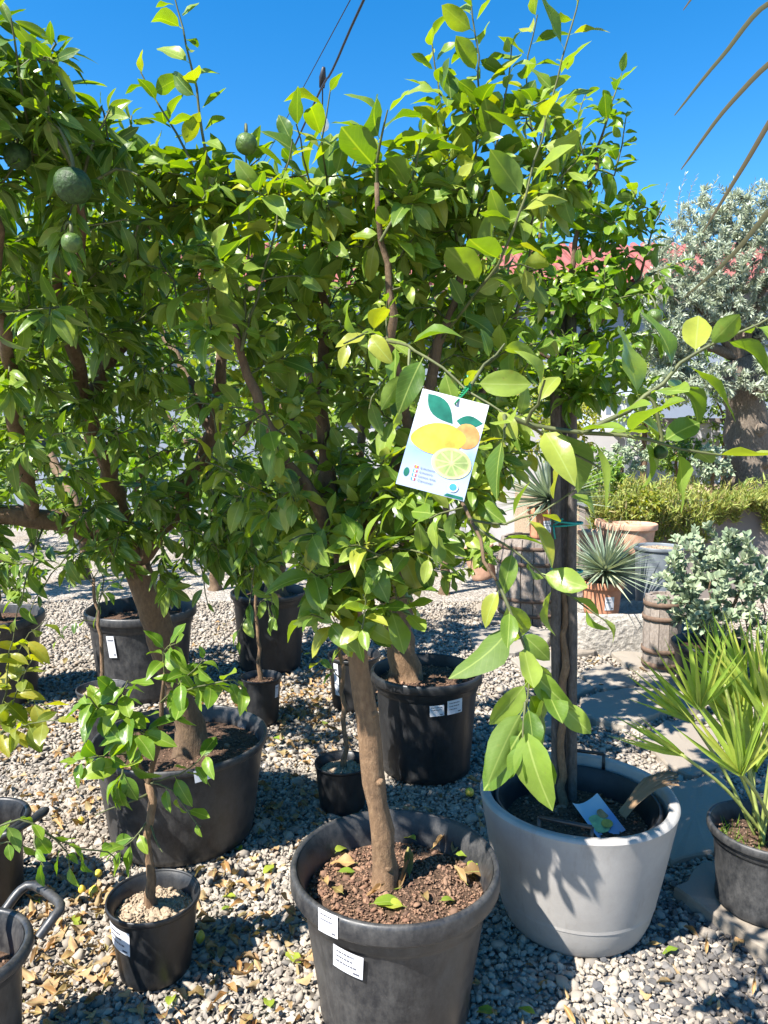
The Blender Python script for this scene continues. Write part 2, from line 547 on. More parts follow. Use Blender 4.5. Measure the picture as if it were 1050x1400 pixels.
def leaf_tmpl(W=0.25, fold=0.35, curl=0.25, wave=0.0, twist=0.0, rows=6, pet=0.12, tipcurl=0.0, pw=0.9):
    ts = (np.arange(rows) + 1) / (rows + 1)
    V = [(0, 0, 0)]
    UV = [(0, 0.5)]
    ss = (-1, -0.5, 0, 0.5, 1)
    for t in ts:
        hw = W * math.sin(math.pi * t ** pw) ** 0.72
        for s in ss:
            zz = fold * abs(s) * hw * (1 - 0.3 * abs(s)) - curl * t * t - tipcurl * max(0, t - 0.6) ** 2 * 3 + wave * math.sin(t * 9 + s * 2.1) * abs(s) * hw
            yy = s * hw * (1 - 0.06 * fold)
            a = twist * t
            V.append((t, yy * math.cos(a) - zz * 0 + 0, zz + yy * math.sin(a)))
            UV.append((t, 0.5 + s * hw / W * 0.5))
    V.append((1, 0, -curl - tipcurl * 0.48))
    UV.append((1, 0.5))
    n = len(V) - 1
    T = []
    for c in range(4):
        T.append((0, 1 + c + 0, 1 + c + 1)[::1])
    T = [(0, 1 + c, 2 + c) for c in range(4)]
    T = [(a, b, c) for a, b, c in T]
    F = []
    for a, b, c in T:
        F.append((a, b, c))
    for r in range(rows - 1):
        for c in range(4):
            i = 1 + r * 5 + c
            F.append((i, i + 5, i + 6))
            F.append((i, i + 6, i + 1))
    b0 = 1 + (rows - 1) * 5
    for c in range(4):
        F.append((b0 + c, n, b0 + c + 1))
    V = np.array(V, float)
    UV = np.array(UV, float)
    F = np.array(F)
    # winding so that +Z is the front
    v = V[F[10]]
    nz = np.cross(v[1] - v[0], v[2] - v[0])[2]
    if nz < 0:
        F = F[:, ::-1]
    # first fan rows
    for k in range(len(F)):
        v = V[F[k]]
        if np.cross(v[1] - v[0], v[2] - v[0])[2] < 0:
            F[k] = F[k][::-1]
    if pet:
        V = V.copy()
        V[:, 0] = V[:, 0] * (1 - pet) + pet
        b = len(V)
        V = np.vstack([V, [(0, -0.008, 0.0), (0, 0.008, 0.0), (pet + 0.03, 0.008, 0.001), (pet + 0.03, -0.008, 0.001)]])
        UV = np.vstack([UV, [(0, 0.5)] * 4])
        F = np.vstack([F, [(b, b + 3, b + 2), (b, b + 2, b + 1)]])
    return V, F, UV


LEMON = [leaf_tmpl(0.225, 0.45, 0.16, 0.12), leaf_tmpl(0.245, 0.3, 0.28, 0.18, 0.25), leaf_tmpl(0.21, 0.6, 0.36, 0.1, -0.3),
         leaf_tmpl(0.255, 0.22, 0.08, 0.2, 0.1), leaf_tmpl(0.23, 0.7, 0.22, 0.15, 0.35, tipcurl=0.3), leaf_tmpl(0.22, 0.38, 0.42, 0.2, -0.15), leaf_tmpl(0.24, 0.5, -0.1, 0.16, 0.2)]
LONG = [leaf_tmpl(0.165, 0.5, 0.25, 0.1), leaf_tmpl(0.175, 0.35, 0.4, 0.12, 0.3), leaf_tmpl(0.155, 0.65, 0.14, 0.1, -0.3), leaf_tmpl(0.18, 0.4, 0.55, 0.14, 0.2), leaf_tmpl(0.17, 0.3, 0.05, 0.15, -0.2)]
DRY = [leaf_tmpl(0.13, 2.2, -0.5, 0.8, 2.0, pet=0), leaf_tmpl(0.26, 0.5, 0.15, 0.4, 0.2, pet=0.1), leaf_tmpl(0.2, 1.3, 0.3, 0.5, 0.8, pet=0), leaf_tmpl(0.17, 1.7, -0.35, 0.5, -0.9, pet=0.1), leaf_tmpl(0.22, 0.9, 0.5, 0.7, 0.5, pet=0), leaf_tmpl(0.15, 2.0, 0.2, 0.6, 1.3, pet=0.1)]
SMALL = [leaf_tmpl(0.24, 0.3, 0.15, 0.0, rows=2, pet=0.08), leaf_tmpl(0.26, 0.4, 0.3, 0.0, 0.3, rows=2, pet=0.08)]
NARROW = [leaf_tmpl(0.11, 0.3, 0.1, 0.0, rows=2, pet=0.05), leaf_tmpl(0.13, 0.4, 0.25, 0.0, 0.3, rows=2, pet=0.05)]
OVAL = [leaf_tmpl(0.29, 0.3, 0.1, 0.05, rows=3, pet=0.05, pw=1.2), leaf_tmpl(0.27, 0.45, -0.1, 0.05, 0.2, rows=3, pet=0.05, pw=1.2)]
_tm = {}


def tmpl_mesh(T, name, mat):
    k = (id(T[0]), mat.name)
    if k not in _tm:
        _tm[k] = mesh_np(name, T[0], T[1], T[2], True, mat)
    return _tm[k]


def nrm(a):
    a = np.asarray(a, float)
    return a / (np.linalg.norm(a, axis=-1, keepdims=True) + 1e-9)


def frames(D, N):
    """(n,3) directions and rough normals -> (n,3,3) with columns x, y, z"""
    D = nrm(D)
    N = N - D * (N * D).sum(1)[:, None]
    N = nrm(N)
    return np.stack([D, np.cross(N, D), N], -1)


def joined(name, tmpls, P, Fr, S, mat, parent=None, kind='stuff', Sx=None):
    """many template copies as ONE mesh"""
    n = len(P)
    pick = np.arange(n) % len(tmpls)
    VV, FF, UU = [], [], []
    b = 0
    for k, T in enumerate(tmpls):
        s = np.where(pick == k)[0]
        if not len(s):
            continue
        S3 = S[s][:, None] * (np.ones((len(s), 3)) if Sx is None else Sx[s])
        tv = np.einsum('nij,vj,nj->nvi', Fr[s], T[0], S3) + P[s][:, None, :]
        nv = len(T[0])
        VV.append(tv.reshape(-1, 3))
        FF.append((T[1][None] + (np.arange(len(s)) * nv)[:, None, None] + b).reshape(-1, T[1].shape[1]))
        if len(T) > 2:
            UU.append(np.tile(T[2], (len(s), 1)))
        b += len(s) * nv
    V, F = np.concatenate(VV), np.concatenate(FF)
    me = mesh_np(name, V, F, np.concatenate(UU) if UU else None, True, mat)
    o = link(me, name, parent)
    if kind:
        o['kind'] = kind
    return o


def basis(p, fr, s, sx=(1, 1, 1)):
    m = Matrix.Identity(4)
    for i in range(3):
        for j in range(3):
            m[i][j] = fr[i][j] * s * sx[j]
        m[i][3] = p[i]
    return m


def scatter_leaves(tmpls, P, Fr, S, mat, parent, nobj=300, name='leaf', rest='foliage', minpx=9):
    """largest-in-view leaves as objects of their own, the rest joined"""
    x, y, d = pix(P + Fr[:, :, 0] * S[:, None] * 0.5)
    size = np.where((d > 0.2) & (x > -25) & (x < 1075) & (y > -25) & (y < 1425), S * FPX / np.maximum(d, 0.1), 0)
    order = np.argsort(-size)
    top = [i for i in order[:nobj] if size[i] > minpx]
    msk = np.ones(len(P), bool)
    msk[top] = False
    ml = [tmpl_mesh(T, name, mat) for T in tmpls]
    for c, i in enumerate(top):
        o = bpy.data.objects.new(name, ml[c % len(ml)])
        COL.objects.link(o)
        o.parent = parent
        o.matrix_parent_inverse = Matrix.Translation(-parent.location)
        o.matrix_basis = basis(P[i], Fr[i], S[i])
    if msk.any() and rest:
        joined(rest, tmpls, P[msk], Fr[msk], S[msk], mat, parent)


UP = np.array((0, 0, 1.0))
TOSUN = -np.array(sd)


class Tree:
    """trunk and limbs are given; twigs grow from them to points of the crown; every twig carries leaves"""
    def __init__(s, name, label, cat, base, group=None, seed=1, mat='lemon_leaf', bark='bark', tmpl=LEMON):
        s.root = thing(name, label, cat, base, group)
        s.r = np.random.default_rng(seed)
        s.pos, s.par, s.rad = [], [], []
        s.chains, s.limbs, s.shoots = [], [], []
        s.mat, s.bark, s.tmpl = M[mat], M[bark], tmpl

    def node(s, p, par):
        s.pos.append(np.array(p, float))
        s.par.append(par)
        return len(s.pos) - 1

    def nearest(s, p):
        A = np.array(s.pos)
        return int(np.argmin(((A - p) ** 2).sum(1)))

    def limb(s, pts, r0, r1, trunk=False, step=0.05, wob=0.006, smooth=True):
        P = smooth_path(pts, step)
        if len(P) > 3:
            P[1:-1] += s.r.normal(0, wob, (len(P) - 2, 3))
        last = s.nearest(P[0]) if s.pos else -1
        if s.pos:
            P = np.vstack([s.pos[last], P[1:]])
        ids = []
        for i, p in enumerate(P):
            if i == 0 and last >= 0:
                continue
            last = s.node(p, last)
            ids.append(last)
        rr = np.linspace(r0, r1, len(P))
        s.limbs.append((P, rr, trunk))
        return ids

    def twig(s, target, leaf, n, arch=0.1, leafy=0.6, start=None, rtip=0.0016, droop=0.15):
        A = np.array(s.pos)
        d = np.linalg.norm(A - target, axis=1)
        d = d + 0.35 * np.maximum(0, A[:, 2] - target[2] + 0.02)
        k = int(np.argmin(d)) if start is None else start
        a = s.pos[k]
        L = np.linalg.norm(target - a)
        if L < 0.03:
            return
        m = max(3, int(L / 0.035))
        t = np.linspace(0, 1, m + 1)[:, None]
        side = s.r.normal(0, 0.10 * L, 3)
        P = a + (target - a) * t + (UP * arch * L + side) * (t * (1 - t)) * 2
        P[1:] += s.r.normal(0, 0.0035, (m, 3))
        last = k
        for p in P[1:]:
            last = s.node(p, last)
        s.chains.append((P, max(0.0022, 0.0035 * (L / 0.3) ** 0.6), rtip))
        i0 = int((1 - leafy) * m)
        s.shoots.append((P[i0:], leaf, n, droop))

    def guided(s, pts, leaf, n, leafy=0.85, r0=0.004, droop=0.1, connect=True):
        """a shoot along a given path"""
        P = smooth_path(pts, 0.035)
        if s.pos and connect:
            k = s.nearest(P[0])
            a = s.pos[k]
            L = np.linalg.norm(P[0] - a)
            if L > 0.05:
                m = int(L / 0.05) + 1
                t = np.linspace(0, 1, m, endpoint=False)[:, None]
                P = np.vstack([a + (P[0] - a) * t + UP * 0.1 * L * t * (1 - t), P])
            last = k
        else:
            last = -1
        nb = len(P)
        P[1:-1] += s.r.normal(0, 0.002, (len(P) - 2, 3))
        for p in P[1:]:
            last = s.node(p, last)
        s.chains.append((P, r0, 0.0015))
        s.shoots.append((P[int((1 - leafy) * nb):], leaf, n, droop))

    def fill(s, ells, leaf=(0.07, 0.1), n=(6, 9), arch=0.1, droop=0.15, leafy=0.65):
        T = []
        for (c, rad, cnt) in ells:
            v = nrm(s.r.normal(0, 1, (cnt, 3)))
            q = s.r.random(cnt) ** (1 / 2.3)
            T.append(np.array(c) + v * q[:, None] * np.array(rad))
        T = np.concatenate(T)
        A = np.array(s.pos)
        d = np.sqrt(((T[:, None, :] - A[None]) ** 2).sum(2)).min(1)
        for i in np.argsort(d):
            s.twig(T[i], s.r.uniform(*leaf), int(s.r.integers(n[0], n[1] + 1)) if s.r.random() > 0.07 else 1, arch, leafy, droop=droop)

    def finish(s, nobj=300, spread=0.85, twigmat='twig', minpx=9):
        # wood
        VV, FF, b = [], [], 0
        for (P, r0, r1) in s.chains:
            V, F = tube_np(P, np.linspace(r0, r1, len(P)), 5)
            VV.append(V)
            FF.append(F + b)
            b += len(V)
        if VV:
            link(mesh_np('twigs', np.concatenate(VV), np.concatenate(FF), mat=M[twigmat]), 'twigs', s.root)['kind'] = 'stuff'
        for (P, rr, trunk) in s.limbs:
            nn = 14 if trunk else 8
            rr2 = rr * (1 + s.r.normal(0, 0.035, len(rr)))
            if trunk:
                rr2[0] *= 1.35
                if len(rr2) > 2:
                    rr2[1] *= 1.12
            V, F = tube_np(P, rr2, nn)
            if trunk:
                W3 = V.reshape(len(P), nn, 3)
                an = np.arange(nn) * 2 * np.pi / nn
                f1, f2, f3 = s.r.uniform(0, 6.28, 3)
                for i in range(len(P)):
                    k = 1 + 0.05 * np.sin(2 * an + f1 + i * 0.9) + 0.04 * np.sin(3 * an + f2 - i * 1.3)
                    if i < 3:
                        k = k + (0.34, 0.2, 0.08)[i] * np.maximum(0, np.cos(3 * an + f3))
                    W3[i] = P[i] + (W3[i] - P[i]) * k[:, None]
                V = W3.reshape(-1, 3)
            V += s.r.normal(0, 0.02, V.shape) * rr2.mean()
            mb = MB().add(V, F)
            mb.f.append(tuple(len(V) - nn + i for i in range(nn)))
            if trunk and rr2.mean() > 0.02:
                for _ in range(4):
                    i = int(s.r.integers(2, max(3, len(P) - 1)))
                    a = s.r.uniform(3.4, 6.0)
                    d = nrm(np.array((math.cos(a), math.sin(a), 0.55)))
                    q = rr2[i]
                    mb.tube([P[i], P[i] + d * q * 0.95, P[i] + d * q * s.r.uniform(1.1, 1.6)], [q * 0.5, q * 0.38, q * 0.26], 7)
            mb.build('trunk' if trunk else 'limb', s.bark if trunk or s.bark.name == 'old_bark' else M['bark_brown'], s.root)
        # leaves
        P, D, N, S = [], [], [], []
        for (Q, leaf, n, droop) in s.shoots:
            if n <= 0:
                continue
            seg = np.linalg.norm(np.diff(Q, axis=0), axis=1)
            cum = np.concatenate([[0], np.cumsum(seg)])
            ph = s.r.uniform(0, 6.28)
            for i in range(n):
                u = (i + 0.6) / n
                x = u * cum[-1]
                k = min(len(seg) - 1, int(np.searchsorted(cum, x) - 1) if x > 0 else 0)
                k = max(k, 0)
                p = Q[k] + (Q[k + 1] - Q[k]) * ((x - cum[k]) / (seg[k] + 1e-9))
                t = nrm(Q[k + 1] - Q[k])
                e1 = nrm(np.cross(t, (0.3, 0.2, 0.9) if abs(t[2]) < 0.85 else (1, 0.2, 0)))
                e2 = np.cross(t, e1)
                a = ph + i * 2.4 + s.r.normal(0, 0.3)
                rad = math.cos(a) * e1 + math.sin(a) * e2
                d = t * s.r.uniform(0.25, 0.75) * (1 if i < n - 1 else 3) + rad * spread + np.array((0, 0, -droop - 0.25 * max(0, s.r.normal(0, 1))))
                nn = UP * 0.45 + TOSUN * 0.85 + t * 0.2 + s.r.normal(0, 0.55, 3)
                sc = leaf * (0.55 + 0.5 * math.sin(math.pi * min(1, 0.25 + u * 0.7))) * s.r.uniform(0.6, 1.25)
                P.append(p)
                D.append(d)
                N.append(nn)
                S.append(sc)
        if P:
            P, D, N, S = map(np.array, (P, D, N, S))
            pr = s.r.permutation(len(P))
            P, D, N, S = P[pr], D[pr], N[pr], S[pr]
            scatter_leaves(s.tmpl, P, frames(D, N), S, s.mat, s.root, nobj, minpx=minpx)
        return s.root

    def fruit(s, px, py, Y, rpx, mat='green_fruit', name='fruit', lemon=False):
        c = at(px, py, Y)
        r = rpx * pix(c)[2][0] / FPX
        prof = []
        for i in range(13):
            a = math.pi * i / 12
            k = 1 + (0.18 * (abs(math.cos(a)) ** 6) if lemon else -0.05 * abs(math.cos(a)) ** 4)
            prof.append((max(0.0005, r * math.sin(a)) * (0.9 if lemon else 1), -r * math.cos(a) * k))
        ph0 = s.r.uniform(0, 6)
        o = MB().lathe(prof, n=20, fn=lambda a, i: 1 + 0.025 * math.sin(3 * a + ph0 + i * 0.4) + 0.015 * math.sin(7 * a + i)).build(name, M[mat], s.root, basis=Matrix.Translation(Vector(c)) @ Matrix.Rotation(0.35, 4, 'X') @ Matrix.Rotation(0.2, 4, 'Y'))
        top = c + np.array((0, 0, r * 0.95))
        A = np.array(s.pos)
        dd = ((A - (top + UP * 0.05)) ** 2).sum(1)
        k = A[int(np.argmin(dd))]
        pts = smooth_path([top - UP * 0.004, top + UP * 0.015, top * 0.5 + k * 0.5 + UP * 0.025, k], 0.015)
        MB().tube(pts, np.linspace(0.0035, 0.002, len(pts)), 6).build('fruit_stalk', M['twig'], o)
        return o


# ------------------------------------------------------------------ pots


def pot(label, loc, rt, rb, h, soil=0.06, mat='black_plastic', soilmat='soil', name='plant_pot', rim=0.05, rimw=0.016, chips=0, chipmat='bark_chip', group=None, cat='pot', ribs=0, tilt=None, seed=0, step=True):
    t = thing(name, label, cat, loc, group)
    if tilt:
        t.rotation_euler = tilt
    c = (0, 0, 0)
    mm = M[mat]
    rw = rt - rimw                                        # wall radius at the top
    zr = h - rim
    prof = [(0.001, 0.004), (rb * 0.93, 0.004), (rb, 0.014)]
    zs = zr - rim * 0.85
    wr = lambda z: rb + (rw - rb) * z / h
    if step:
        for z in np.linspace(0.04, zs - 0.01, 5):
            prof.append((wr(z) - 0.006, z))
        prof += [(wr(zs) - 0.005, zs), (wr(zs) + 0.003, zs + 0.006)]
    else:
        for z in np.linspace(0.04, zs, 5):
            prof.append((wr(z), z))
    prof += [(wr(zr), zr), (wr(zr) + 0.0005, zr + 0.004)]
    nb = len(prof)
    # inner face
    inn = [(rw - 0.002, h - 0.006)] + [(wr(z) - 0.012, z) for z in (h * 0.9, h * 0.7, max(0.02, h - soil - 0.05))]

    def rib(a, i):
        if not ribs or i < 3 or i > 8:
            return 1
        k = 0.5 + 0.5 * math.tanh(8 * (math.cos(a * ribs) - 0.55))
        return 1 + 0.012 * k
    P = Matrix.Translation(Vector(loc)) @ (t.rotation_euler.to_matrix().to_4x4() if tilt else Matrix.Identity(4))
    MB().lathe(prof, c, 72, rib).build('pot_wall', mm, t, basis=P)
    MB().lathe(inn, c, 72).build('inner_wall', mm, t, basis=P)
    # rolled rim band
    q = rimw * 0.55
    rp = [(wr(zr) - 0.004, zr + 0.002), (rt - 0.003, zr), (rt, zr + 0.006), (rt, h - q * 1.2), (rt - q * 0.3, h - q * 0.4), (rt - q, h), (rt - q * 1.8, h - q * 0.4), (rw - 0.001, h - q * 1.4), (rw - 0.003, h - 0.012 - q)]
    MB().lathe(rp, c, 72).build('rim', mm, t, basis=P)
    # soil
    r = np.random.default_rng(seed + 11)
    sr = wr(h - soil) - 0.009
    V, F = [(0, 0, h - soil + 0.01)], []
    NR, NA = 9, 40
    for i in range(1, NR + 1):
        for j in range(NA):
            a = 2 * math.pi * j / NA
            q2 = i / NR
            z = h - soil + 0.012 * math.cos(q2 * 2.2) + r.normal(0, 0.004) * (1 if i < NR else 0.3)
            V.append((sr * q2 * math.cos(a), sr * q2 * math.sin(a), z))
    for j in range(NA):
        F.append((0, 1 + j, 1 + (j + 1) % NA))
    for i in range(NR - 1):
        for j in range(NA):
            a, b = 1 + i * NA + j, 1 + i * NA + (j + 1) % NA
            F.append((a, a + NA, b + NA, b))
    so = MB().add(V, F).build('soil', M[soilmat], t, basis=P)
    if chips:
        n = chips
        ra = sr * 0.96 * np.sqrt(r.random(n))
        an = r.uniform(0, 6.283, n)
        pp = np.stack([ra * np.cos(an), ra * np.sin(an), h - soil + 0.012 * np.cos(ra / sr * 2.2) + 0.003 + 0 * ra], 1)
        d = r.normal(0, 1, (n, 3))
        d[:, 2] *= 0.3
        fr = frames(d, UP + r.normal(0, 0.4, (n, 3)))
        sx = np.stack([np.ones(n), r.uniform(0.4, 0.8, n), r.uniform(0.25, 0.5, n)], 1)
        ws = np.array([P @ Vector(v) for v in pp])
        joined('bark_chips', PEB, ws, fr, r.uniform(0.0025, 0.0065, n) * (1 + 1.6 * (r.random(n) > 0.94)), M[chipmat], so, 'stuff', sx)
    t['_wr'] = 0
    del t['_wr']
    return t, P, wr


def ico(r, n=0.18):
    ph = (1 + 5 ** 0.5) / 2
    V = np.array([(-1, ph, 0), (1, ph, 0), (-1, -ph, 0), (1, -ph, 0), (0, -1, ph), (0, 1, ph), (0, -1, -ph), (0, 1, -ph), (ph, 0, -1), (ph, 0, 1), (-ph, 0, -1), (-ph, 0, 1)]) / 1.9
    F = np.array([(0, 11, 5), (0, 5, 1), (0, 1, 7), (0, 7, 10), (0, 10, 11), (1, 5, 9), (5, 11, 4), (11, 10, 2), (10, 7, 6), (7, 1, 8), (3, 9, 4), (3, 4, 2), (3, 2, 6), (3, 6, 8), (3, 8, 9), (4, 9, 5), (2, 4, 11), (6, 2, 10), (8, 6, 7), (9, 8, 1)])
    return V * (1 + r.uniform(-n, n, (12, 1))) + r.normal(0, n * 0.35, (12, 3)), F


_r = np.random.default_rng(3)
PEB = [ico(_r, 0.25) for _ in range(9)]
OCT = [(np.array([(1, 0, 0), (-1, 0, 0), (0, 1, 0), (0, -1, 0), (0, 0, 1), (0, 0, -1)]) * (1 + _r.uniform(-.3, .3, (6, 1))) + _r.normal(0, .12, (6, 3)),
        np.array([(0, 2, 4), (2, 1, 4), (1, 3, 4), (3, 0, 4), (2, 0, 5), (1, 2, 5), (3, 1, 5), (0, 3, 5)])) for _ in range(6)]


def sticker(pot_t, P, wr, ang, zmid, wid, hei, tilt=0.0, off=0.003, lines=3, seed=0, name='label', bar=None):
    """paper label wrapped on the wall of a pot, with rows of small print"""
    rr = np.random.default_rng(seed)

    def patch(a0, a1, z0, z1, o, mat, nm, par, n=8):
        V, F = [], []
        for i in range(n + 1):
            for j in range(2):
                u = a0 + (a1 - a0) * i / n
                v = z0 + (z1 - z0) * j
                x, z = u * math.cos(tilt) - v * math.sin(tilt), u * math.sin(tilt) + v * math.cos(tilt)
                z += zmid
                r = wr(z) + o
                a = ang + x / r
                V.append((r * math.cos(a), r * math.sin(a), z))
        for i in range(n):
            F.append((2 * i, 2 * i + 2, 2 * i + 3, 2 * i + 1))
        return V, F
    V, F = patch(-wid / 2, wid / 2, -hei / 2, hei / 2, off, None, None, None)
    lab = MB().add(V, F).build(name, M['paper'], pot_t, basis=P)
    mb = MB()
    for k in range(lines):
        z = hei * (0.3 - 0.22 * k)
        x = -wid * 0.38
        end = wid * rr.uniform(0.1, 0.36)
        while x < end:
            l = wid * rr.uniform(0.03, 0.11)
            V, F = patch(x, x + l, z - hei * 0.035, z + hei * 0.035, off + 0.0006, None, None, None, 1)
            mb.add(V, F)
            x += l + wid * 0.025
    V, F = patch(wid * 0.2, wid * 0.4, -hei * 0.4, -hei * 0.32, off + 0.0006, None, None, None, 1)
    mb.add(V, F)
    mb.build('print', M['ink'], lab, basis=P)
    return lab


# =================================================================== SETTING
def ground():
    m = NT('ground_gravel')
    pos = m.wpos()
    v = m.n('ShaderNodeTexVoronoi')
    v.inputs['Scale'].default_value = 42
    m.l(pos, v.inputs['Vector'])
    sep = m.n('ShaderNodeSeparateColor')
    m.l(v.outputs['Color'], sep.inputs[0])
    col = m.ramp(sep.outputs[0], [(0.0, (0.15, 0.135, 0.12)), (0.35, (0.27, 0.245, 0.215)), (0.7, (0.35, 0.31, 0.27)), (1.0, (0.41, 0.37, 0.32))])
    n2 = m.noise(0.9, 4, vec=pos)
    col = m.mix(m.ramp(n2.outputs[0], [(0.42, (0, 0, 0)), (0.65, (0.5, 0.5, 0.5))]), col, (0.22, 0.16, 0.1))
    m.l(col, m.p.inputs['Base Color'])
    m.p.inputs['Roughness'].default_value = 0.95
    m.bump(m.math('SUBTRACT', 1.0, v.outputs['Distance']), 0.9, 0.02)
    g = MB().add([(-300, -300, -0.012), (300, -300, -0.012), (300, 600, -0.012), (-300, 600, -0.012)], [(0, 1, 2, 3)]).build('ground', m.m)
    tag(g, kind='structure')
    return g


GROUND = ground()


def gravel():
    r = np.random.default_rng(21)
    # zone 1: near, one stone every 17 mm; zone 2: farther, coarser
    def zone(y0, y1, sp, jit):
        xs = 0.62 * y1 + 0.95
        X, Y = np.meshgrid(np.arange(-xs, xs, sp), np.arange(y0, y1, sp))
        P = np.stack([X.ravel(), Y.ravel(), np.zeros(X.size)], 1)
        P[:, :2] += r.uniform(-jit, jit, (len(P), 2)) * sp
        P = P[np.abs(P[:, 0]) < 0.62 * P[:, 1] + 0.9]
        return P
    A = zone(1.35, 3.4, 0.0152, 0.65)
    n = len(A)
    A[:, 2] = r.uniform(-0.007, 0.002, n)
    S = 0.0082 * np.exp(r.normal(0, 0.38, n))
    big = r.random(n) > 0.985
    S[big] *= 1.9
    fr = frames(r.normal(0, 1, (n, 3)) * np.array((1, 1, 0.3)), UP + r.normal(0, 0.5, (n, 3)))
    sx = np.stack([r.uniform(0.9, 1.45, n), r.uniform(0.75, 1.1, n), r.uniform(0.5, 0.85, n)], 1)
    x, y, d = pix(A)
    size = np.where((x > 0) & (x < 1050) & (y < 1400), S * FPX / d, 0)
    top = np.argsort(-size)[:300]
    msk = np.ones(n, bool)
    msk[top] = False
    # slate-dark pebbles gather round the grey planter and the slabs
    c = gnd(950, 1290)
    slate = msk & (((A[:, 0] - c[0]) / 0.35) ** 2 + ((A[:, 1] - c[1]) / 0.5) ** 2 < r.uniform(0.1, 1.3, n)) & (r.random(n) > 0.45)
    S[slate] *= 1.25
    mes = [mesh_np('pebble', T[0], T[1], None, False, M['pebble']) for T in PEB]
    for c_, i in enumerate(top):
        o = bpy.data.objects.new('pebble', mes[c_ % len(mes)])
        COL.objects.link(o)
        o.parent = GROUND
        o.matrix_basis = basis(A[i], fr[i], S[i], sx[i])
    k = msk & ~slate
    joined('gravel', PEB, A[k], fr[k], S[k], M['pebble'], GROUND, 'stuff', sx[k]).data.polygons.foreach_set('use_smooth', np.zeros(k.sum() * 20, bool))
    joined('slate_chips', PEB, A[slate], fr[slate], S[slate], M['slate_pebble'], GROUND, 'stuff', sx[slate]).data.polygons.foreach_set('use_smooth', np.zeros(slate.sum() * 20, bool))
    B = zone(3.4, 7.0, 0.027, 0.65)
    n = len(B)
    B[:, 2] = r.uniform(-0.009, 0.001, n)
    fr = frames(r.normal(0, 1, (n, 3)) * np.array((1, 1, 0.3)), UP + r.normal(0, 0.5, (n, 3)))
    sx = np.stack([r.uniform(0.9, 1.4, n), r.uniform(0.75, 1.1, n), r.uniform(0.5, 0.8, n)], 1)
    joined('far_gravel', OCT, B, fr, 0.0155 * np.exp(r.normal(0, 0.28, n)), M['pebble'], GROUND, 'stuff', sx)


gravel()


def slab(poly, h=0.03, mat='flagstone', par=None, name='paving_stone', seed=0):
    r = np.random.default_rng(seed)
    P = [np.array(gnd(*p)) for p in poly]
    c = sum(P) / len(P)
    # subdivide outline for a rough edge
    Q = []
    for i in range(len(P)):
        a, b = P[i], P[(i + 1) % len(P)]
        for t in (0, 0.25, 0.5, 0.75):
            q = a + (b - a) * t
            q = c + (q - c) * 0.985
            q[:2] += r.normal(0, 0.006, 2)
            Q.append(q)
    n = len(Q)
    V = []
    for k, (s, z) in enumerate(((1.01, -0.02), (1.0, h - 0.008), (0.975, h))):
        for q in Q:
            v = c + (q - c) * s
            V.append((v[0], v[1], z + (r.normal(0, 0.002) if k else 0)))
    V.append((c[0], c[1], h + 0.002))
    F = []
    for k in range(2):
        for i in range(n):
            j = (i + 1) % n
            F.append((k * n + i, k * n + j, (k + 1) * n + j, (k + 1) * n + i))
    for i in range(n):
        F.append((2 * n + i, 2 * n + (i + 1) % n, 3 * n))
    return MB().add(V, F).build(name, M[mat], par, smooth=False)


def path():
    root = bpy.data.objects.new('stone_path', None)
    COL.objects.link(root)
    root.location = gnd(880, 960)
    tag(root, kind='structure')
    polys = [
        [(791, 925), (828, 910), (860, 920), (870, 940), (837, 947), (812, 944)],
        [(835, 897), (860, 893), (894, 902), (902, 917), (868, 918), (854, 911)],
        [(791, 962), (833, 951), (871, 946), (913, 951), (925, 976), (902, 983), (860, 1000), (822, 995), (791, 984)],
        [(872, 1010), (913, 991), (938, 988), (978, 1003), (990, 1053), (946, 1066), (915, 1055)],
        [(738, 934), (786, 930), (816, 946), (786, 956), (740, 962)],
        [(770, 878), (800, 872), (843, 881), (812, 898), (780, 902)],
        [(920, 1078), (985, 1060), (1012, 1110), (980, 1168), (915, 1186), (880, 1140)],
        [(905, 922), (935, 935), (962, 975), (932, 976), (918, 950), (874, 940), (872, 925)],
        [(640, 868), (700, 856), (756, 868), (748, 892), (690, 900), (648, 890)],
        [(650, 828), (705, 818), (772, 830), (766, 856), (702, 850), (660, 858)],
        [(700, 906), (756, 896), (775, 908), (770, 926), (720, 930)],
        [(690, 968), (735, 966), (784, 962), (786, 985), (800, 1000), (740, 1005), (690, 995)],
        [(800, 850), (850, 845), (884, 858), (872, 884), (846, 876), (806, 868)],
    ]
    for i, p in enumerate(polys):
        slab(p, 0.022 + 0.008 * (i % 3), par=root, seed=i)


path()

# =================================================================== POTS
# --- main pot in front
pA = at(540, 1178, 1.9)
LA = (pA[0], pA[1], 0)
potA, PA_, wrA = pot('large scuffed black pot in front holding the slim-trunked lemon tree with a picture tag', LA, 0.282, 0.205, 0.42, soil=0.085, mat='dusty_plastic', rim=0.055, rimw=0.017, ribs=8, chips=2600)
sticker(potA, PA_, lambda z: 0.2835, R(-90) - 0.62, 0.395, 0.06, 0.058, -0.0, 0.001, 2, 1, 'rim_label')
sticker(potA, PA_, wrA, R(-90) - 0.5, 0.285, 0.085, 0.066, -0.12, 0.003, 3, 2)
# --- small pot lower left
pB = at(210, 1228, 2.03)
LB = (pB[0], pB[1], 0)
potB, PB_, wrB = pot('small black pot with white label and pale dry soil, holding a thin citrus sapling', LB, 0.133, 0.1, 0.235, soil=0.045, mat='clean_plastic', soilmat='pale_soil', rim=0.018, rimw=0.006, chips=420, chipmat='pale_chip', step=False)
sticker(potB, PB_, wrB, R(-90) - 0.62, 0.165, 0.085, 0.075, -0.12, 0.002, 3, 3)
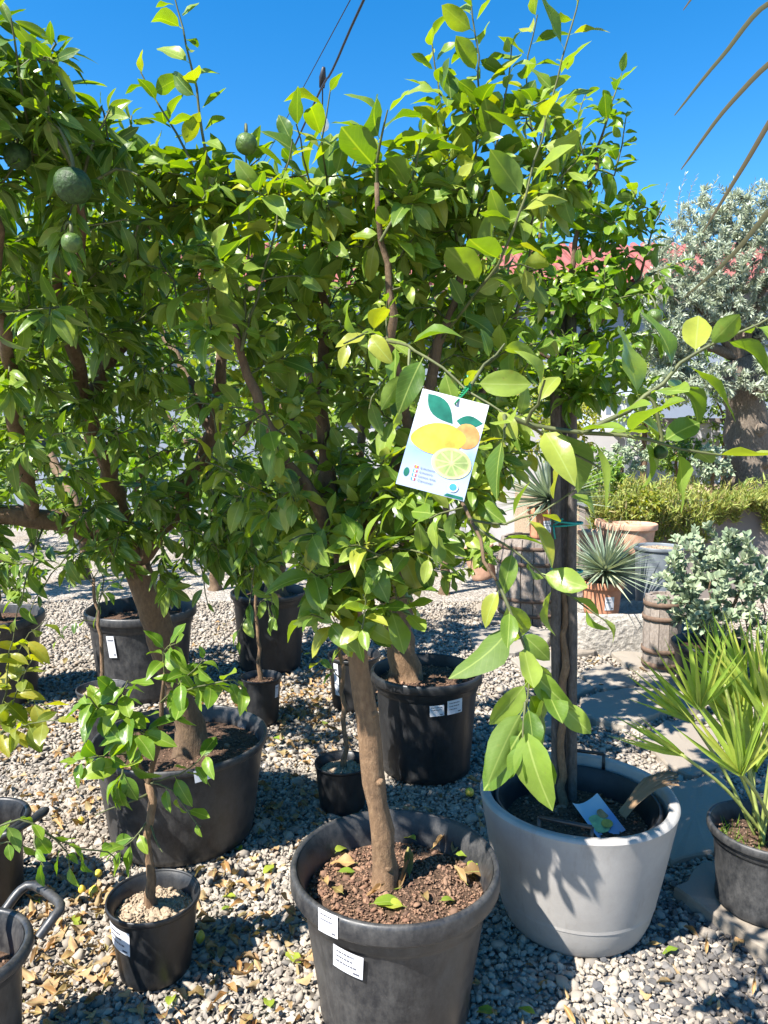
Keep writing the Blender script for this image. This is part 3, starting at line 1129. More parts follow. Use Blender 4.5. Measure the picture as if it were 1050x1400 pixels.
# --- big pot left
pC = at(248, 1018, 2.8)
LC = (pC[0], pC[1], 0)
potC, PC_, wrC = pot('very large black pot behind the sapling, holding the thick crooked citrus trunk', LC, 0.335, 0.27, 0.4, soil=0.06, mat='dusty_plastic', rim=0.03, rimw=0.012, chips=500, step=False)
sticker(potC, PC_, lambda z: 0.3355, R(-90) + 0.5, 0.375, 0.07, 0.045, 0.1, 0.0015, 2, 4, 'rim_label')
# --- pot with two labels
pE = at(583, 915, 3.38)
LE = (pE[0], pE[1], 0)
potE, PE_, wrE = pot('large black ribbed pot with two white labels on its wall', LE, 0.262, 0.21, 0.48, soil=0.05, mat='clean_plastic', rim=0.045, rimw=0.016, ribs=9, chips=700)
sticker(potE, PE_, wrE, R(-90) + 0.02 + 0.12, 0.365, 0.065, 0.05, 0.06, 0.003, 2, 5)
sticker(potE, PE_, wrE, R(-90) + 0.5, 0.375, 0.078, 0.065, 0.04, 0.003, 3, 6)
# --- others
pF = at(468, 1045, 3.0)
LF = (pF[0], pF[1], 0)
pot('small black pot with pale soil and a single thin stem, against the two-label pot', LF, 0.118, 0.095, 0.2, soil=0.035, mat='clean_plastic', soilmat='pale_soil', rim=0.014, rimw=0.005, chips=120, chipmat='pale_chip', step=False)
pG = at(484, 898, 4.2)
LG = (pG[0], pG[1], 0)
pg, PG_, wrG = pot('black pot with a tall narrow white label standing behind the two-label pot', LG, 0.155, 0.125, 0.31, soil=0.04, mat='clean_plastic', rim=0.02, rimw=0.006, step=False, chips=80)
sticker(pg, PG_, wrG, R(-90) - 0.75, 0.19, 0.035, 0.19, 0, 0.002, 1, 7)
pH = at(357, 928, 3.95)
LH = (pH[0], pH[1], 0)
ph, PH_, wrH = pot('small black pot with a thin white label strip in front of a tall black pot', LH, 0.112, 0.09, 0.26, soil=0.035, mat='clean_plastic', rim=0.014, rimw=0.005, step=False, chips=80)
sticker(ph, PH_, wrH, R(-90) + 1.1, 0.19, 0.03, 0.07, 0, 0.002, 1, 8)
pI = at(368, 812, 4.95)
LI = (pI[0], pI[1], 0)
pot('tall wide black pot in deep shade holding a pinkish brown trunk', LI, 0.26, 0.21, 0.53, soil=0.05, mat='clean_plastic', rim=0.04, rimw=0.014, ribs=8, chips=200)
pJ = at(193, 832, 4.45)
LJ = (pJ[0], pJ[1], 0)
pj, PJ_, wrJ = pot('large pale dusty black pot with a paper label hanging on its sunlit side', LJ, 0.33, 0.26, 0.53, soil=0.08, mat='dusty_plastic', rim=0.05, rimw=0.016, chips=200)
sticker(pj, PJ_, wrJ, R(-90) - 0.28, 0.36, 0.05, 0.13, 0.08, 0.003, 1, 9)
pK = at(140, 940, 3.68)
LK = (pK[0], pK[1], 0)
pot('small grey-black pot with dry leaves on its soil and one slim bare stem', LK, 0.128, 0.1, 0.29, soil=0.03, mat='dusty_plastic', soilmat='pale_soil', rim=0.016, rimw=0.006, chips=160, chipmat='pale_chip', step=False)
pL = at(-14, 842, 4.3)
LL = (pL[0], pL[1], 0)
pot('large black pot half out of sight beside the sunlit gravel clearing', LL, 0.3, 0.24, 0.52, soil=0.05, mat='black_plastic', rim=0.05, rimw=0.016, chips=200)
# --- handled pots at lower left edge


def handled_pot(label, loc, rt, rb, h, ang, mat, seed):
    t, P, wr = pot(label, loc, rt, rb, h, soil=0.09, mat=mat, rim=0.03, rimw=0.02, chips=120, seed=seed)
    for a in (ang, ang + math.pi):
        ca, sa = math.cos(a), math.sin(a)
        tx, ty = -sa, ca
        w_, o_ = 0.085, 0.055
        pts = []
        for (s, e, z) in ((-w_, -0.012, h - 0.02), (-w_, o_ * 0.5, h + 0.012), (-w_ * 0.75, o_, h + 0.02), (w_ * 0.75, o_, h + 0.02), (w_, o_ * 0.5, h + 0.012), (w_, -0.012, h - 0.02)):
            pts.append(((rt + e) * ca + tx * s, (rt + e) * sa + ty * s, z))
        mb = MB()
        V, F = tube_np(smooth_path(pts, 0.012), np.full(len(smooth_path(pts, 0.012)), 0.012), 8)
        mb.add(V, F)
        mb.build('handle', M[mat], t, basis=P)
    return t


pM = at(-62, 1292, 1.6)
LM_ = (pM[0], pM[1], 0)
handled_pot('grey-black tub with thick rolled rim and loop handle beside the leaf litter', LM_, 0.165, 0.13, 0.38, R(52), 'dusty_plastic', 4)
pN = at(-24, 1140, 2.35)
LN = (pN[0], pN[1], 0)
handled_pot('dark black tub in shade behind the grey-black handled tub', LN, 0.15, 0.12, 0.3, R(-20), 'clean_plastic', 5)

# --- grey planter with an inner black pot
pD = at(789, 1082, 2.29)
LD = (pD[0], pD[1], 0)
HD = 0.42


def grey_planter():
    t = thing('grey_planter', 'wide round light grey planter dappled with sun, with a thick smooth rim', 'planter', LD)
    P = Matrix.Translation(Vector(LD))
    rt, rb = 0.312, 0.222
    pr = [(0.001, 0.012), (rb - 0.02, 0.012), (rb - 0.006, 0.003), (rb, 0.012)]
    for z in np.linspace(0.05, HD - 0.03, 9):
        pr.append((rb + (rt - rb) * (z / HD) ** 0.8, z))
    pr.append((rt, HD - 0.008))
    MB().lathe(pr, n=80).build('planter_wall', M['grey_planter'], t, basis=P)
    rim = [(rt, HD - 0.008), (rt - 0.004, HD - 0.001), (rt - 0.012, HD + 0.001), (rt - 0.030, HD), (rt - 0.034, HD - 0.006), (rt - 0.036, HD - 0.05), (rt - 0.06, 0.1)]
    MB().lathe(rim, n=80).build('rim', M['grey_planter'], t, basis=P)
    ip, IP, wi = pot('black nursery pot with wire-like handles set inside the grey planter', (LD[0], LD[1], 0.06), 0.262, 0.2, 0.335, soil=0.075, mat='clean_plastic', rim=0.03, rimw=0.012, chips=500, step=False, seed=8)
    for a in (R(72), R(-112)):
        ca, sa = math.cos(a), math.sin(a)
        tx, ty = -sa, ca
        r = 0.262
        h = 0.335
        pts = [(r * ca + tx * s, r * sa + ty * s, z) for (s, z) in ((-0.075, h - 0.02), (-0.075, h + 0.05), (0.075, h + 0.05), (0.075, h - 0.02))]
        MB().tube(pts[:2], 0.006, 8).tube(pts[1:3], 0.0065, 8).tube(pts[2:], 0.006, 8).build('handle', M['clean_plastic'], ip, basis=IP)


grey_planter()


def stakes():
    top = 2.03
    for i, (dx, dy, px0, h, lab) in enumerate(((-0.022, 0.0, 0, 1.98, 'weathered grey wooden stake with the green ties knotted on it'),
                                               (0.008, 0.026, 0, 2.06, 'tallest of three weathered stakes tied together in the grey planter'),
                                               (0.032, -0.004, 0, 1.95, 'weathered grey stake on the side towards the yucca, with two ties round it'))):
        a = at(771, 1020, 2.42)
        b = at(769, 405, 2.42)
        a = np.array((a[0] + dx, a[1] + dy, 0.3))
        b = np.array((b[0] + dx * 0.9, b[1] + dy, h))
        ob = thing('wooden_stake', lab, 'stake', a)
        n = 9
        P = a + (b - a) * np.linspace(0, 1, n)[:, None]
        P[1:-1, :2] += np.random.default_rng(i).normal(0, 0.0018, (n - 2, 2))
        V, F = tube_np(P, np.full(n, 0.0165 if i != 1 else 0.014), 9)
        m = MB().add(V, F)
        m.f.append(tuple(len(V) - 9 + k for k in range(9)))
        m.build('shaft', M['grey_wood'], ob)
        if i == 0:
            for py in (606, 717, 783):
                c = at(772, py, 2.42)
                ang = np.linspace(0, 2 * math.pi, 25)
                for dz, tl in ((0, 0.12), (0.008, -0.1)):
                    ring = np.stack([c[0] + 0.008 + 0.052 * np.cos(ang), c[1] + 0.008 + 0.037 * np.sin(ang), c[2] + dz + tl * 0.05 * np.cos(ang)], 1)
                    MB().tube(ring, 0.0035, 6).build('tie', M['green_tie'], ob)
                k = c + np.array((-0.04, -0.014, 0))
                MB().tube([k, k + (0.0, -0.008, -0.02), k + (0.004, -0.01, -0.045)], 0.003, 5).tube([k, k + (0.012, -0.012, 0.01), k + (0.028, -0.014, 0.022)], 0.003, 5).build('tie_end', M['green_tie'], ob)


stakes()

# =================================================================== TREES


def E(px, py, Y, rx, ry, rz, n):
    return (at(px, py, Y), (rx, ry, rz), n)


def gp(*pts):
    return [at(*p) for p in pts]


# --- main lemon
def main_lemon():
    base = at(527, 1203, 1.9)
    base[2] = 0.335
    t = Tree('lemon_tree', 'slim-trunked lemon tree in the scuffed front pot, wearing a picture tag', 'tree', base, seed=5)
    t.limb([base - UP * 0.03, base + UP * 0.06] + gp((513, 1070, 1.89), (497, 950, 1.88), (485, 860, 1.87), (470, 760, 1.86)), 0.034, 0.025, True, wob=0.002)
    top = at(470, 760, 1.86)
    t.limb([top] + gp((455, 680, 1.9), (440, 590, 1.92), (443, 470, 1.95), (440, 330, 1.95)), 0.026, 0.008)
    t.limb([top] + gp((520, 690, 1.84), (560, 590, 1.84), (600, 470, 1.82), (640, 340, 1.8)), 0.022, 0.008)
    t.limb([top] + gp((430, 690, 1.78), (370, 600, 1.7), (330, 480, 1.66), (300, 330, 1.62)), 0.02, 0.006)
    t.limb(gp((455, 680, 1.9), (400, 560, 2.05), (380, 430, 2.15)), 0.016, 0.006)
    t.limb(gp((560, 590, 1.84), (540, 470, 1.7), (520, 330, 1.65), (515, 250, 1.62)), 0.014, 0.005)
    t.limb(gp((520, 690, 1.84), (600, 610, 2.0), (680, 500, 2.1), (720, 380, 2.1)), 0.014, 0.005)
    # the branch with the tag, reaching towards the camera
    g = t.guided
    g(gp((540, 470, 1.7), (520, 462, 1.4), (570, 480, 1.2), (640, 533, 1.07), (700, 572, 1.03)), 0.08, 9, 0.75, 0.0048, 0.05)
    g(gp((520, 462, 1.4), (500, 455, 1.3), (470, 470, 1.25)), 0.085, 6, 0.9, 0.003)
    g(gp((560, 478, 1.22), (560, 510, 1.2), (545, 540, 1.2)), 0.08, 5, 0.9, 0.003, 0.3)
    g(gp((700, 572, 1.03), (760, 590, 1.03), (850, 594, 1.02), (930, 612, 1.0), (985, 622, 0.99)), 0.102, 11, 0.85, 0.004, 0.0)
    g(gp((800, 590, 1.03), (860, 560, 1.03), (905, 520, 1.03), (955, 480, 1.02), (1010, 455, 1.0), (1060, 430, 0.98)), 0.1, 13, 0.88, 0.004, 0.0)
    g(gp((700, 572, 1.03), (735, 590, 1.04), (785, 620, 1.06), (828, 645, 1.07)), 0.08, 0, 0.5, 0.003)
    g(gp((640, 533, 1.07), (665, 500, 1.1), (690, 470, 1.12)), 0.07, 4, 0.9, 0.003)
    g(gp((690, 568, 1.03), (690, 580, 1.0), (690, 600, 0.98)), 0.1, 2, 0.7, 0.003, 0.4)
    g(gp((720, 578, 1.03), (735, 550, 1.0), (745, 520, 0.98)), 0.1, 2, 0.7, 0.003, 0.0)
    # hanging shoot on the right
    t.limb(gp((560, 590, 1.84), (600, 640, 1.65), (640, 710, 1.45), (680, 795, 1.35)), 0.005, 0.003)
    g(gp((680, 795, 1.35), (700, 840, 1.32), (722, 900, 1.3), (720, 970, 1.28)), 0.115, 11, 0.95, 0.004, 0.5)
    g(gp((722, 900, 1.3), (745, 930, 1.3), (765, 965, 1.28)), 0.1, 4, 0.9, 0.003, 0.5)
    g(gp((718, 960, 1.28), (714, 1000, 1.26), (716, 1030, 1.25)), 0.122, 7, 0.8, 0.003, 1.3)
    g(gp((650, 720, 1.5), (710, 760, 1.45), (760, 800, 1.42), (830, 850, 1.38)), 0.09, 8, 0.8, 0.003, 0.4)
    g(gp((640, 710, 1.45), (690, 715, 1.45), (740, 700, 1.42), (800, 660, 1.4)), 0.085, 6, 0.7, 0.003, 0.1)
    # low cluster on the trunk
    for (a, b, c, n, d) in (((486, 870, 1.84), (450, 850, 1.7), (425, 840, 1.62), 4, 0.15), ((480, 830, 1.84), (520, 830, 1.7), (560, 840, 1.65), 6, 0.3), ((478, 810, 1.84), (440, 790, 1.7), (410, 770, 1.62), 5, 0.1),
                            ((475, 790, 1.84), (490, 770, 1.65), (520, 760, 1.58), 6, 0.2), ((484, 850, 1.84), (490, 850, 1.68), (495, 860, 1.6), 4, 0.5), ((470, 760, 1.84), (430, 730, 1.65), (395, 740, 1.6), 5, 0.3),
                            ((500, 760, 1.84), (560, 750, 1.65), (600, 770, 1.6), 7, 0.25), ((540, 740, 1.84), (590, 720, 1.65), (640, 740, 1.6), 6, 0.25)):
        g(gp(a, b, c), 0.105, int(n * 1.6), 0.75, 0.004, d)
    # tall shoots against the sky
    for pts, l, n in (
        ([(640, 340, 1.8), (652, 200, 1.76), (655, 100, 1.73), (640, -30, 1.7)], 0.095, 17),
        ([(625, 330, 1.8), (610, 200, 1.78), (595, 90, 1.76), (590, 50, 1.75)], 0.085, 14),
        ([(645, 330, 1.8), (685, 170, 1.76), (700, 60, 1.74)], 0.085, 14),
        ([(600, 470, 1.82), (690, 345, 1.6), (730, 220, 1.56), (770, 80, 1.52), (795, -20, 1.5)], 0.1, 15),
        ([(720, 380, 2.1), (735, 230, 1.9), (720, 110, 1.85), (735, 20, 1.8)], 0.1, 12),
        ([(515, 250, 1.62), (520, 190, 1.58), (530, 150, 1.56)], 0.115, 4),
        ([(440, 330, 1.95), (446, 240, 1.75), (440, 190, 1.68), (452, 120, 1.66)], 0.095, 7),
        ([(440, 330, 1.95), (420, 240, 1.7), (405, 170, 1.6)], 0.105, 6),
        ([(520, 330, 1.65), (560, 260, 1.62), (575, 190, 1.6)], 0.09, 8),
        ([(300, 330, 1.62), (292, 270, 1.6), (275, 180, 1.58), (262, 90, 1.57), (236, -15, 1.56)], 0.078, 11),
        ([(300, 330, 1.62), (280, 260, 1.6), (240, 180, 1.6), (192, 98, 1.6)], 0.075, 9),
        ([(330, 480, 1.66), (340, 340, 1.62), (338, 250, 1.6), (335, 200, 1.6)], 0.085, 9),
        ([(330, 480, 1.66), (370, 340, 1.6), (385, 250, 1.58), (400, 190, 1.56)], 0.085, 9),
        ([(380, 430, 2.15), (395, 300, 2.1), (400, 190, 2.05)], 0.09, 10),
        ([(640, 340, 1.8), (760, 250, 1.75), (800, 200, 1.7)], 0.09, 9),
        ([(440, 330, 1.95), (470, 260, 1.9), (490, 200, 1.85)], 0.09, 9),
    ):
        g(gp(*pts), l * 1.12, int(n * 2.0), 0.94, 0.004, -0.05)
    t.fill([E(480, 420, 1.95, 0.42, 0.38, 0.32, 145), E(560, 300, 1.85, 0.28, 0.3, 0.16, 64), E(400, 600, 1.8, 0.33, 0.3, 0.2, 40), E(560, 700, 1.75, 0.24, 0.28, 0.15, 48), E(320, 390, 1.65, 0.18, 0.25, 0.18, 26), E(660, 440, 1.9, 0.2, 0.25, 0.2, 36), E(480, 790, 1.74, 0.17, 0.16, 0.11, 26), E(670, 600, 1.9, 0.14, 0.2, 0.14, 24), E(450, 680, 1.9, 0.25, 0.25, 0.14, 30), E(610, 640, 1.7, 0.16, 0.2, 0.14, 22), E(235, 265, 1.66, 0.14, 0.2, 0.11, 24), E(330, 270, 1.68, 0.16, 0.2, 0.1, 20), E(420, 275, 1.8, 0.2, 0.22, 0.09, 22), E(610, 215, 1.8, 0.12, 0.18, 0.15, 20), E(730, 220, 1.8, 0.12, 0.18, 0.15, 16)], (0.052, 0.088), (6, 10), droop=0.05)
    t.fruit(337, 197, 1.55, 15, 'pale_fruit')
    t.fruit(903, 618, 1.03, 10, 'green_fruit')
    return t.finish(300)


main_lemon()


# --- thick crooked citrus on the left
def left_tree():
    base = at(262, 1030, 2.76)
    base[2] = 0.345
    t = Tree('citrus_tree', 'big spreading citrus with a thick crooked trunk and round green fruit', 'tree', base, seed=9, mat='dark_leaf', bark='bark_brown', tmpl=LONG)
    fork = at(185, 770, 2.55)
    t.limb([base - UP * 0.03] + gp((258, 990, 2.75), (232, 915, 2.7), (212, 840, 2.62)) + [fork], 0.054, 0.046, True)
    t.limb([fork] + gp((120, 725, 2.45), (40, 705, 2.3), (-60, 690, 2.2), (-180, 560, 2.0)), 0.042, 0.018)
    t.limb([fork] + gp((160, 690, 2.45), (120, 560, 2.2), (90, 430, 1.9), (60, 300, 1.6)), 0.035, 0.01)
    t.limb([fork] + gp((250, 680, 2.5), (290, 590, 2.4), (305, 480, 2.35), (318, 340, 2.3)), 0.035, 0.01)
    t.limb(gp((120, 560, 2.2), (180, 440, 2.2), (210, 320, 2.1), (200, 220, 2.0)), 0.025, 0.008)
    t.limb(gp((40, 705, 2.3), (20, 560, 1.95), (0, 420, 1.6), (-20, 260, 1.35)), 0.025, 0.008)
    t.limb(gp((90, 430, 1.9), (110, 350, 1.6), (110, 260, 1.4)), 0.015, 0.006)
    t.limb(gp((290, 590, 2.4), (240, 480, 2.5), (200, 420, 2.6)), 0.018, 0.008)
    t.limb(gp((-60, 690, 2.2), (-120, 560, 2.2), (-150, 400, 2.2)), 0.02, 0.008)
    t.limb(gp((120, 725, 2.45), (80, 640, 2.8), (30, 560, 3.05), (0, 480, 3.2)), 0.025, 0.008)
    t.fill([E(20, 190, 1.4, 0.2, 0.28, 0.13, 46), E(40, 390, 2.1, 0.35, 0.3, 0.18, 44), E(150, 320, 1.95, 0.2, 0.25, 0.16, 26), E(10, 300, 1.75, 0.22, 0.2, 0.18, 26), E(5, 105, 1.32, 0.13, 0.18, 0.09, 24), E(110, 190, 1.45, 0.12, 0.15, 0.07, 16), E(30, 330, 1.5, 0.26, 0.3, 0.2, 42), E(120, 420, 1.9, 0.34, 0.3, 0.28, 62), E(200, 350, 2.1, 0.25, 0.3, 0.22, 30), E(60, 560, 2.0, 0.36, 0.35, 0.22, 56), E(240, 560, 2.35, 0.36, 0.3, 0.3, 40),
            E(280, 700, 2.3, 0.26, 0.25, 0.16, 40), E(290, 770, 2.35, 0.2, 0.2, 0.12, 24), E(60, 770, 2.5, 0.3, 0.2, 0.1, 18), E(90, 690, 2.3, 0.4, 0.3, 0.14, 40), E(200, 740, 2.3, 0.2, 0.15, 0.08, 12), E(340, 740, 2.2, 0.16, 0.2, 0.13, 16), E(-80, 450, 1.9, 0.3, 0.4, 0.4, 22), E(20, 560, 3.1, 0.5, 0.35, 0.35, 60), E(-180, 520, 2.6, 0.45, 0.5, 0.45, 60), E(120, 200, 1.6, 0.14, 0.2, 0.08, 16)], (0.055, 0.092), (7, 12), droop=0.2)
    for pts, l, n in (([(60, 300, 1.6), (40, 180, 1.35), (25, 90, 1.28), (15, 25, 1.25)], 0.1, 12), ([(110, 260, 1.4), (80, 190, 1.32), (60, 120, 1.28)], 0.09, 9), ([(110, 260, 1.4), (130, 190, 1.4), (150, 150, 1.4)], 0.07, 9), ([(-20, 260, 1.35), (-20, 120, 1.25), (-10, 20, 1.2)], 0.1, 12), ([(110, 260, 1.4), (160, 230, 1.38), (190, 240, 1.36)], 0.09, 7),
                      ([(280, 640, 2.3), (330, 690, 2.1), (350, 740, 2.05), (340, 830, 2.0)], 0.1, 12), ([(280, 640, 2.3), (300, 700, 2.15), (320, 760, 2.1)], 0.1, 9),
                      ([(280, 620, 2.3), (350, 660, 2.0), (390, 710, 1.9)], 0.11, 9), ([(250, 680, 2.4), (270, 760, 2.2), (285, 830, 2.15)], 0.085, 10), ([(300, 700, 2.3), (355, 770, 2.15), (375, 850, 2.1)], 0.08, 10), ([(120, 725, 2.45), (140, 790, 2.3), (130, 850, 2.25)], 0.07, 8), ([(60, 710, 2.35), (40, 780, 2.2), (20, 850, 2.2)], 0.08, 9), ([(230, 690, 2.5), (225, 770, 2.3), (250, 820, 2.3)], 0.08, 8), ([(160, 690, 2.45), (110, 740, 2.3), (60, 800, 2.25), (40, 840, 2.2)], 0.08, 9)):
        t.guided(gp(*pts), l, n, 0.85, 0.004, 0.25)
    t.fruit(100, 254, 1.27, 25)
    t.fruit(24, 214, 1.35, 18)
    t.fruit(98, 332, 1.3, 14, 'pale_fruit')
    return t.finish(300)


left_tree()


# --- staked citrus in the grey planter
def staked_tree():
    base = np.array((LD[0] - 0.03, LD[1] + 0.1, 0.31))
    t = Tree('young_citrus_tree', 'young upright citrus tree tied to stakes in the grey planter', 'tree', base, seed=13, mat='bright_leaf', bark='bark')
    t.limb([base - UP * 0.03, base + UP * 0.4] + gp((775, 640, 2.5), (778, 480, 2.48), (780, 380, 2.46)), 0.013, 0.009, True)
    t.limb(gp((780, 380, 2.46), (800, 280, 2.44), (825, 180, 2.42)), 0.01, 0.004)
    t.limb(gp((778, 480, 2.48), (740, 380, 2.45), (735, 280, 2.42)), 0.01, 0.004)
    t.limb(gp((778, 480, 2.48), (840, 420, 2.4), (880, 360, 2.38)), 0.009, 0.004)
    t.limb(gp((780, 500, 2.48), (720, 470, 2.5), (690, 420, 2.5)), 0.009, 0.004)
    for pts, l, n in (([(825, 180, 2.42), (840, 130, 2.4), (850, 100, 2.4)], 0.07, 9), ([(810, 250, 2.44), (790, 180, 2.4), (800, 130, 2.4)], 0.08, 11), ([(840, 240, 2.42), (850, 200, 2.4), (856, 160, 2.4)], 0.07, 9),
                      ([(735, 280, 2.42), (740, 200, 2.4), (745, 140, 2.4)], 0.08, 11), ([(880, 360, 2.38), (890, 320, 2.36), (905, 290, 2.34)], 0.065, 9), ([(850, 400, 2.4), (900, 370, 2.34), (930, 360, 2.3)], 0.07, 8)):
        t.guided(gp(*pts), l * 1.1, int(n * 1.8), 0.95, 0.004, 0.0)
    t.fill([E(785, 300, 2.44, 0.2, 0.2, 0.28, 66), E(830, 420, 2.42, 0.22, 0.22, 0.16, 40), E(730, 420, 2.5, 0.22, 0.2, 0.18, 36), E(850, 310, 2.4, 0.1, 0.14, 0.16, 18), E(760, 500, 2.3, 0.2, 0.15, 0.12, 30), E(830, 510, 2.3, 0.16, 0.14, 0.1, 20), E(690, 520, 2.4, 0.18, 0.15, 0.14, 24)], (0.05, 0.08), (6, 10))
    t.fruit(895, 433, 2.2, 11, 'pale_fruit')
    return t.finish(300)


staked_tree()


# --- tree behind, in the two-label pot
def mid_tree():
    base = at(555, 912, 3.38)
    base[2] = 0.42
    t = Tree('citrus_tree', 'citrus tree with a stout forked trunk in the two-label pot', 'tree', base, seed=21, mat='lemon_leaf', bark='bark')
    t.limb([base - UP * 0.03] + gp((545, 850, 3.36), (545, 790, 3.35)), 0.075, 0.06, True)
    t.limb(gp((545, 790, 3.35), (490, 690, 3.3), (440, 570, 3.2), (410, 440, 3.15)), 0.045, 0.014)
    t.limb(gp((545, 790, 3.35), (570, 670, 3.3), (590, 520, 3.3), (600, 360, 3.25)), 0.04, 0.012)
    t.limb(gp((570, 670, 3.3), (650, 570, 3.3), (700, 430, 3.3)), 0.025, 0.01)
    t.limb(gp((490, 690, 3.3), (500, 540, 3.5), (510, 400, 3.5)), 0.025, 0.01)
    t.fill([E(540, 400, 3.3, 0.75, 0.5, 0.5, 120), E(440, 520, 3.2, 0.5, 0.4, 0.4, 60), E(640, 520, 3.3, 0.42, 0.4, 0.4, 50), E(560, 640, 3.2, 0.5, 0.4, 0.2, 40), E(600, 740, 3.1, 0.3, 0.3, 0.2, 22), E(430, 700, 3.1, 0.42, 0.35, 0.3, 60), E(640, 620, 3.2, 0.35, 0.3, 0.3, 30)], (0.06, 0.09), (9, 13))
    return t.finish(150)


mid_tree()


def back_tree(label, base, trunk, ells, seed, mat='lemon_leaf', bark='bark_brown', r=0.06, nobj=60, limbs=3, n=(7, 11), leaf=(0.075, 0.105), name='citrus_tree', group=None):
    t = Tree(name, label, 'tree', base, seed=seed, mat=mat, bark=bark, group=group)
    t.limb([np.array(base) - UP * 0.03] + trunk, r, r * 0.65, True)
    top = np.array(trunk[-1])
    cs = [np.array(e[0]) for e in ells]
    for i in range(limbs):
        c = cs[i % len(cs)] + t.r.normal(0, 0.5, 3) * np.array(ells[i % len(cs)][1])
        t.limb([top, top * 0.5 + c * 0.5 + UP * 0.05, c], r * 0.5, 0.008)
    t.fill(ells, leaf, n)
    return t.finish(nobj)


b = at(375, 815, 4.95); b[2] = 0.47
back_tree('citrus tree with a pinkish brown trunk in the tall shaded black pot', b, gp((378, 740, 4.95), (376, 640, 4.95), (380, 560, 4.95)), [E(380, 450, 4.9, 0.95, 0.6, 0.8, 120), E(300, 600, 4.8, 0.6, 0.5, 0.45, 60), E(420, 660, 4.8, 0.5, 0.5, 0.3, 40)], 31, r=0.075)
b = at(200, 835, 4.5); b[2] = 0.45
back_tree('citrus tree rising from the pale dusty pot behind the thick trunk', b, gp((195, 740, 4.5), (190, 640, 4.5)), [E(190, 480, 4.5, 0.85, 0.6, 0.7, 110), E(120, 640, 4.4, 0.6, 0.5, 0.35, 50), E(230, 680, 4.4, 0.35, 0.4, 0.25, 26)], 32, mat='bright_leaf', r=0.05)
b = at(-14, 845, 4.3); b[2] = 0.47
back_tree('citrus tree in the large pot by the gravel clearing, half out of sight', b, gp((-10, 760, 4.3), (-10, 680, 4.3)), [E(-20, 560, 4.2, 0.7, 0.6, 0.6, 90), E(0, 790, 4.1, 0.25, 0.3, 0.15, 14)], 33, mat='dark_leaf', r=0.05)


# --- small sapling lower left
def sapling():
    base = np.array((LB[0] - 0.005, LB[1], 0.195))
    t = Tree('citrus_sapling', 'small citrus sapling with a straight tan stem and glossy round leaves', 'sapling', base, seed=41, mat='bright_leaf', bark='bark')
    t.limb([base - UP * 0.02] + gp((206, 1180, 2.03), (203, 1120, 2.03), (203, 1070, 2.03)), 0.0135, 0.011, True)
    t.limb(gp((203, 1070, 2.03), (215, 1020, 2.0), (220, 960, 1.98), (225, 920, 1.96)), 0.009, 0.004)
    t.limb(gp((203, 1070, 2.03), (175, 1030, 1.98), (150, 990, 1.95)), 0.007, 0.004)
    g = t.guided
    for pts, l, n in (([(175, 1030, 1.98), (130, 1035, 1.9), (105, 1040, 1.88)], 0.075, 6), ([(150, 990, 1.95), (130, 960, 1.9), (115, 950, 1.88)], 0.085, 6), ([(175, 1030, 1.98), (165, 1060, 1.86), (160, 1075, 1.84)], 0.09, 6), ([(150, 990, 1.95), (165, 950, 1.9), (175, 930, 1.88)], 0.085, 7),
                      ([(220, 960, 1.98), (250, 930, 1.92), (280, 900, 1.9)], 0.08, 9), ([(225, 920, 1.96), (225, 890, 1.95), (240, 880, 1.93)], 0.075, 7), ([(215, 1020, 2.0), (180, 980, 1.93), (165, 960, 1.9)], 0.08, 7), ([(220, 960, 1.98), (270, 940, 1.9), (320, 930, 1.88), (335, 950, 1.88)], 0.075, 9),
                      ([(203, 1070, 2.03), (245, 1058, 2.0), (270, 1040, 1.95), (285, 1030, 1.93)], 0.075, 4), ([(203, 1070, 2.03), (235, 1080, 1.98), (265, 1120, 1.95), (275, 1130, 1.94)], 0.06, 3), ([(215, 1020, 2.0), (190, 1000, 1.9), (180, 1010, 1.86)], 0.085, 7),
                      ([(203, 1120, 2.03), (180, 1150, 1.98), (155, 1165, 1.95)], 0.07, 4)):
        g(gp(*pts), l * 1.15, int(n * 1.5), 0.75, 0.003, 0.4)
    g(gp((203, 1085, 2.03), (165, 1100, 1.98), (130, 1115, 1.95)), 0.06, 0)
    g(gp((203, 1120, 2.03), (212, 1145, 2.0), (222, 1165, 1.98)), 0.06, 0)
    return t.finish(150)


sapling()


def thin_tree(label, base, trunk, shoots, seed, mat, leaf, r=0.011, group=None, name='citrus_sapling', spread=0.85, droop=0.35):
    t = Tree(name, label, 'sapling', base, seed=seed, mat=mat, bark='bark', group=group)
    t.limb([np.array(base) - UP * 0.02] + trunk, r, r * 0.7, True)
    for pts, n in shoots:
        t.guided(gp(*pts), leaf, n, 0.8, 0.003, droop)
    return t.finish(80, spread)


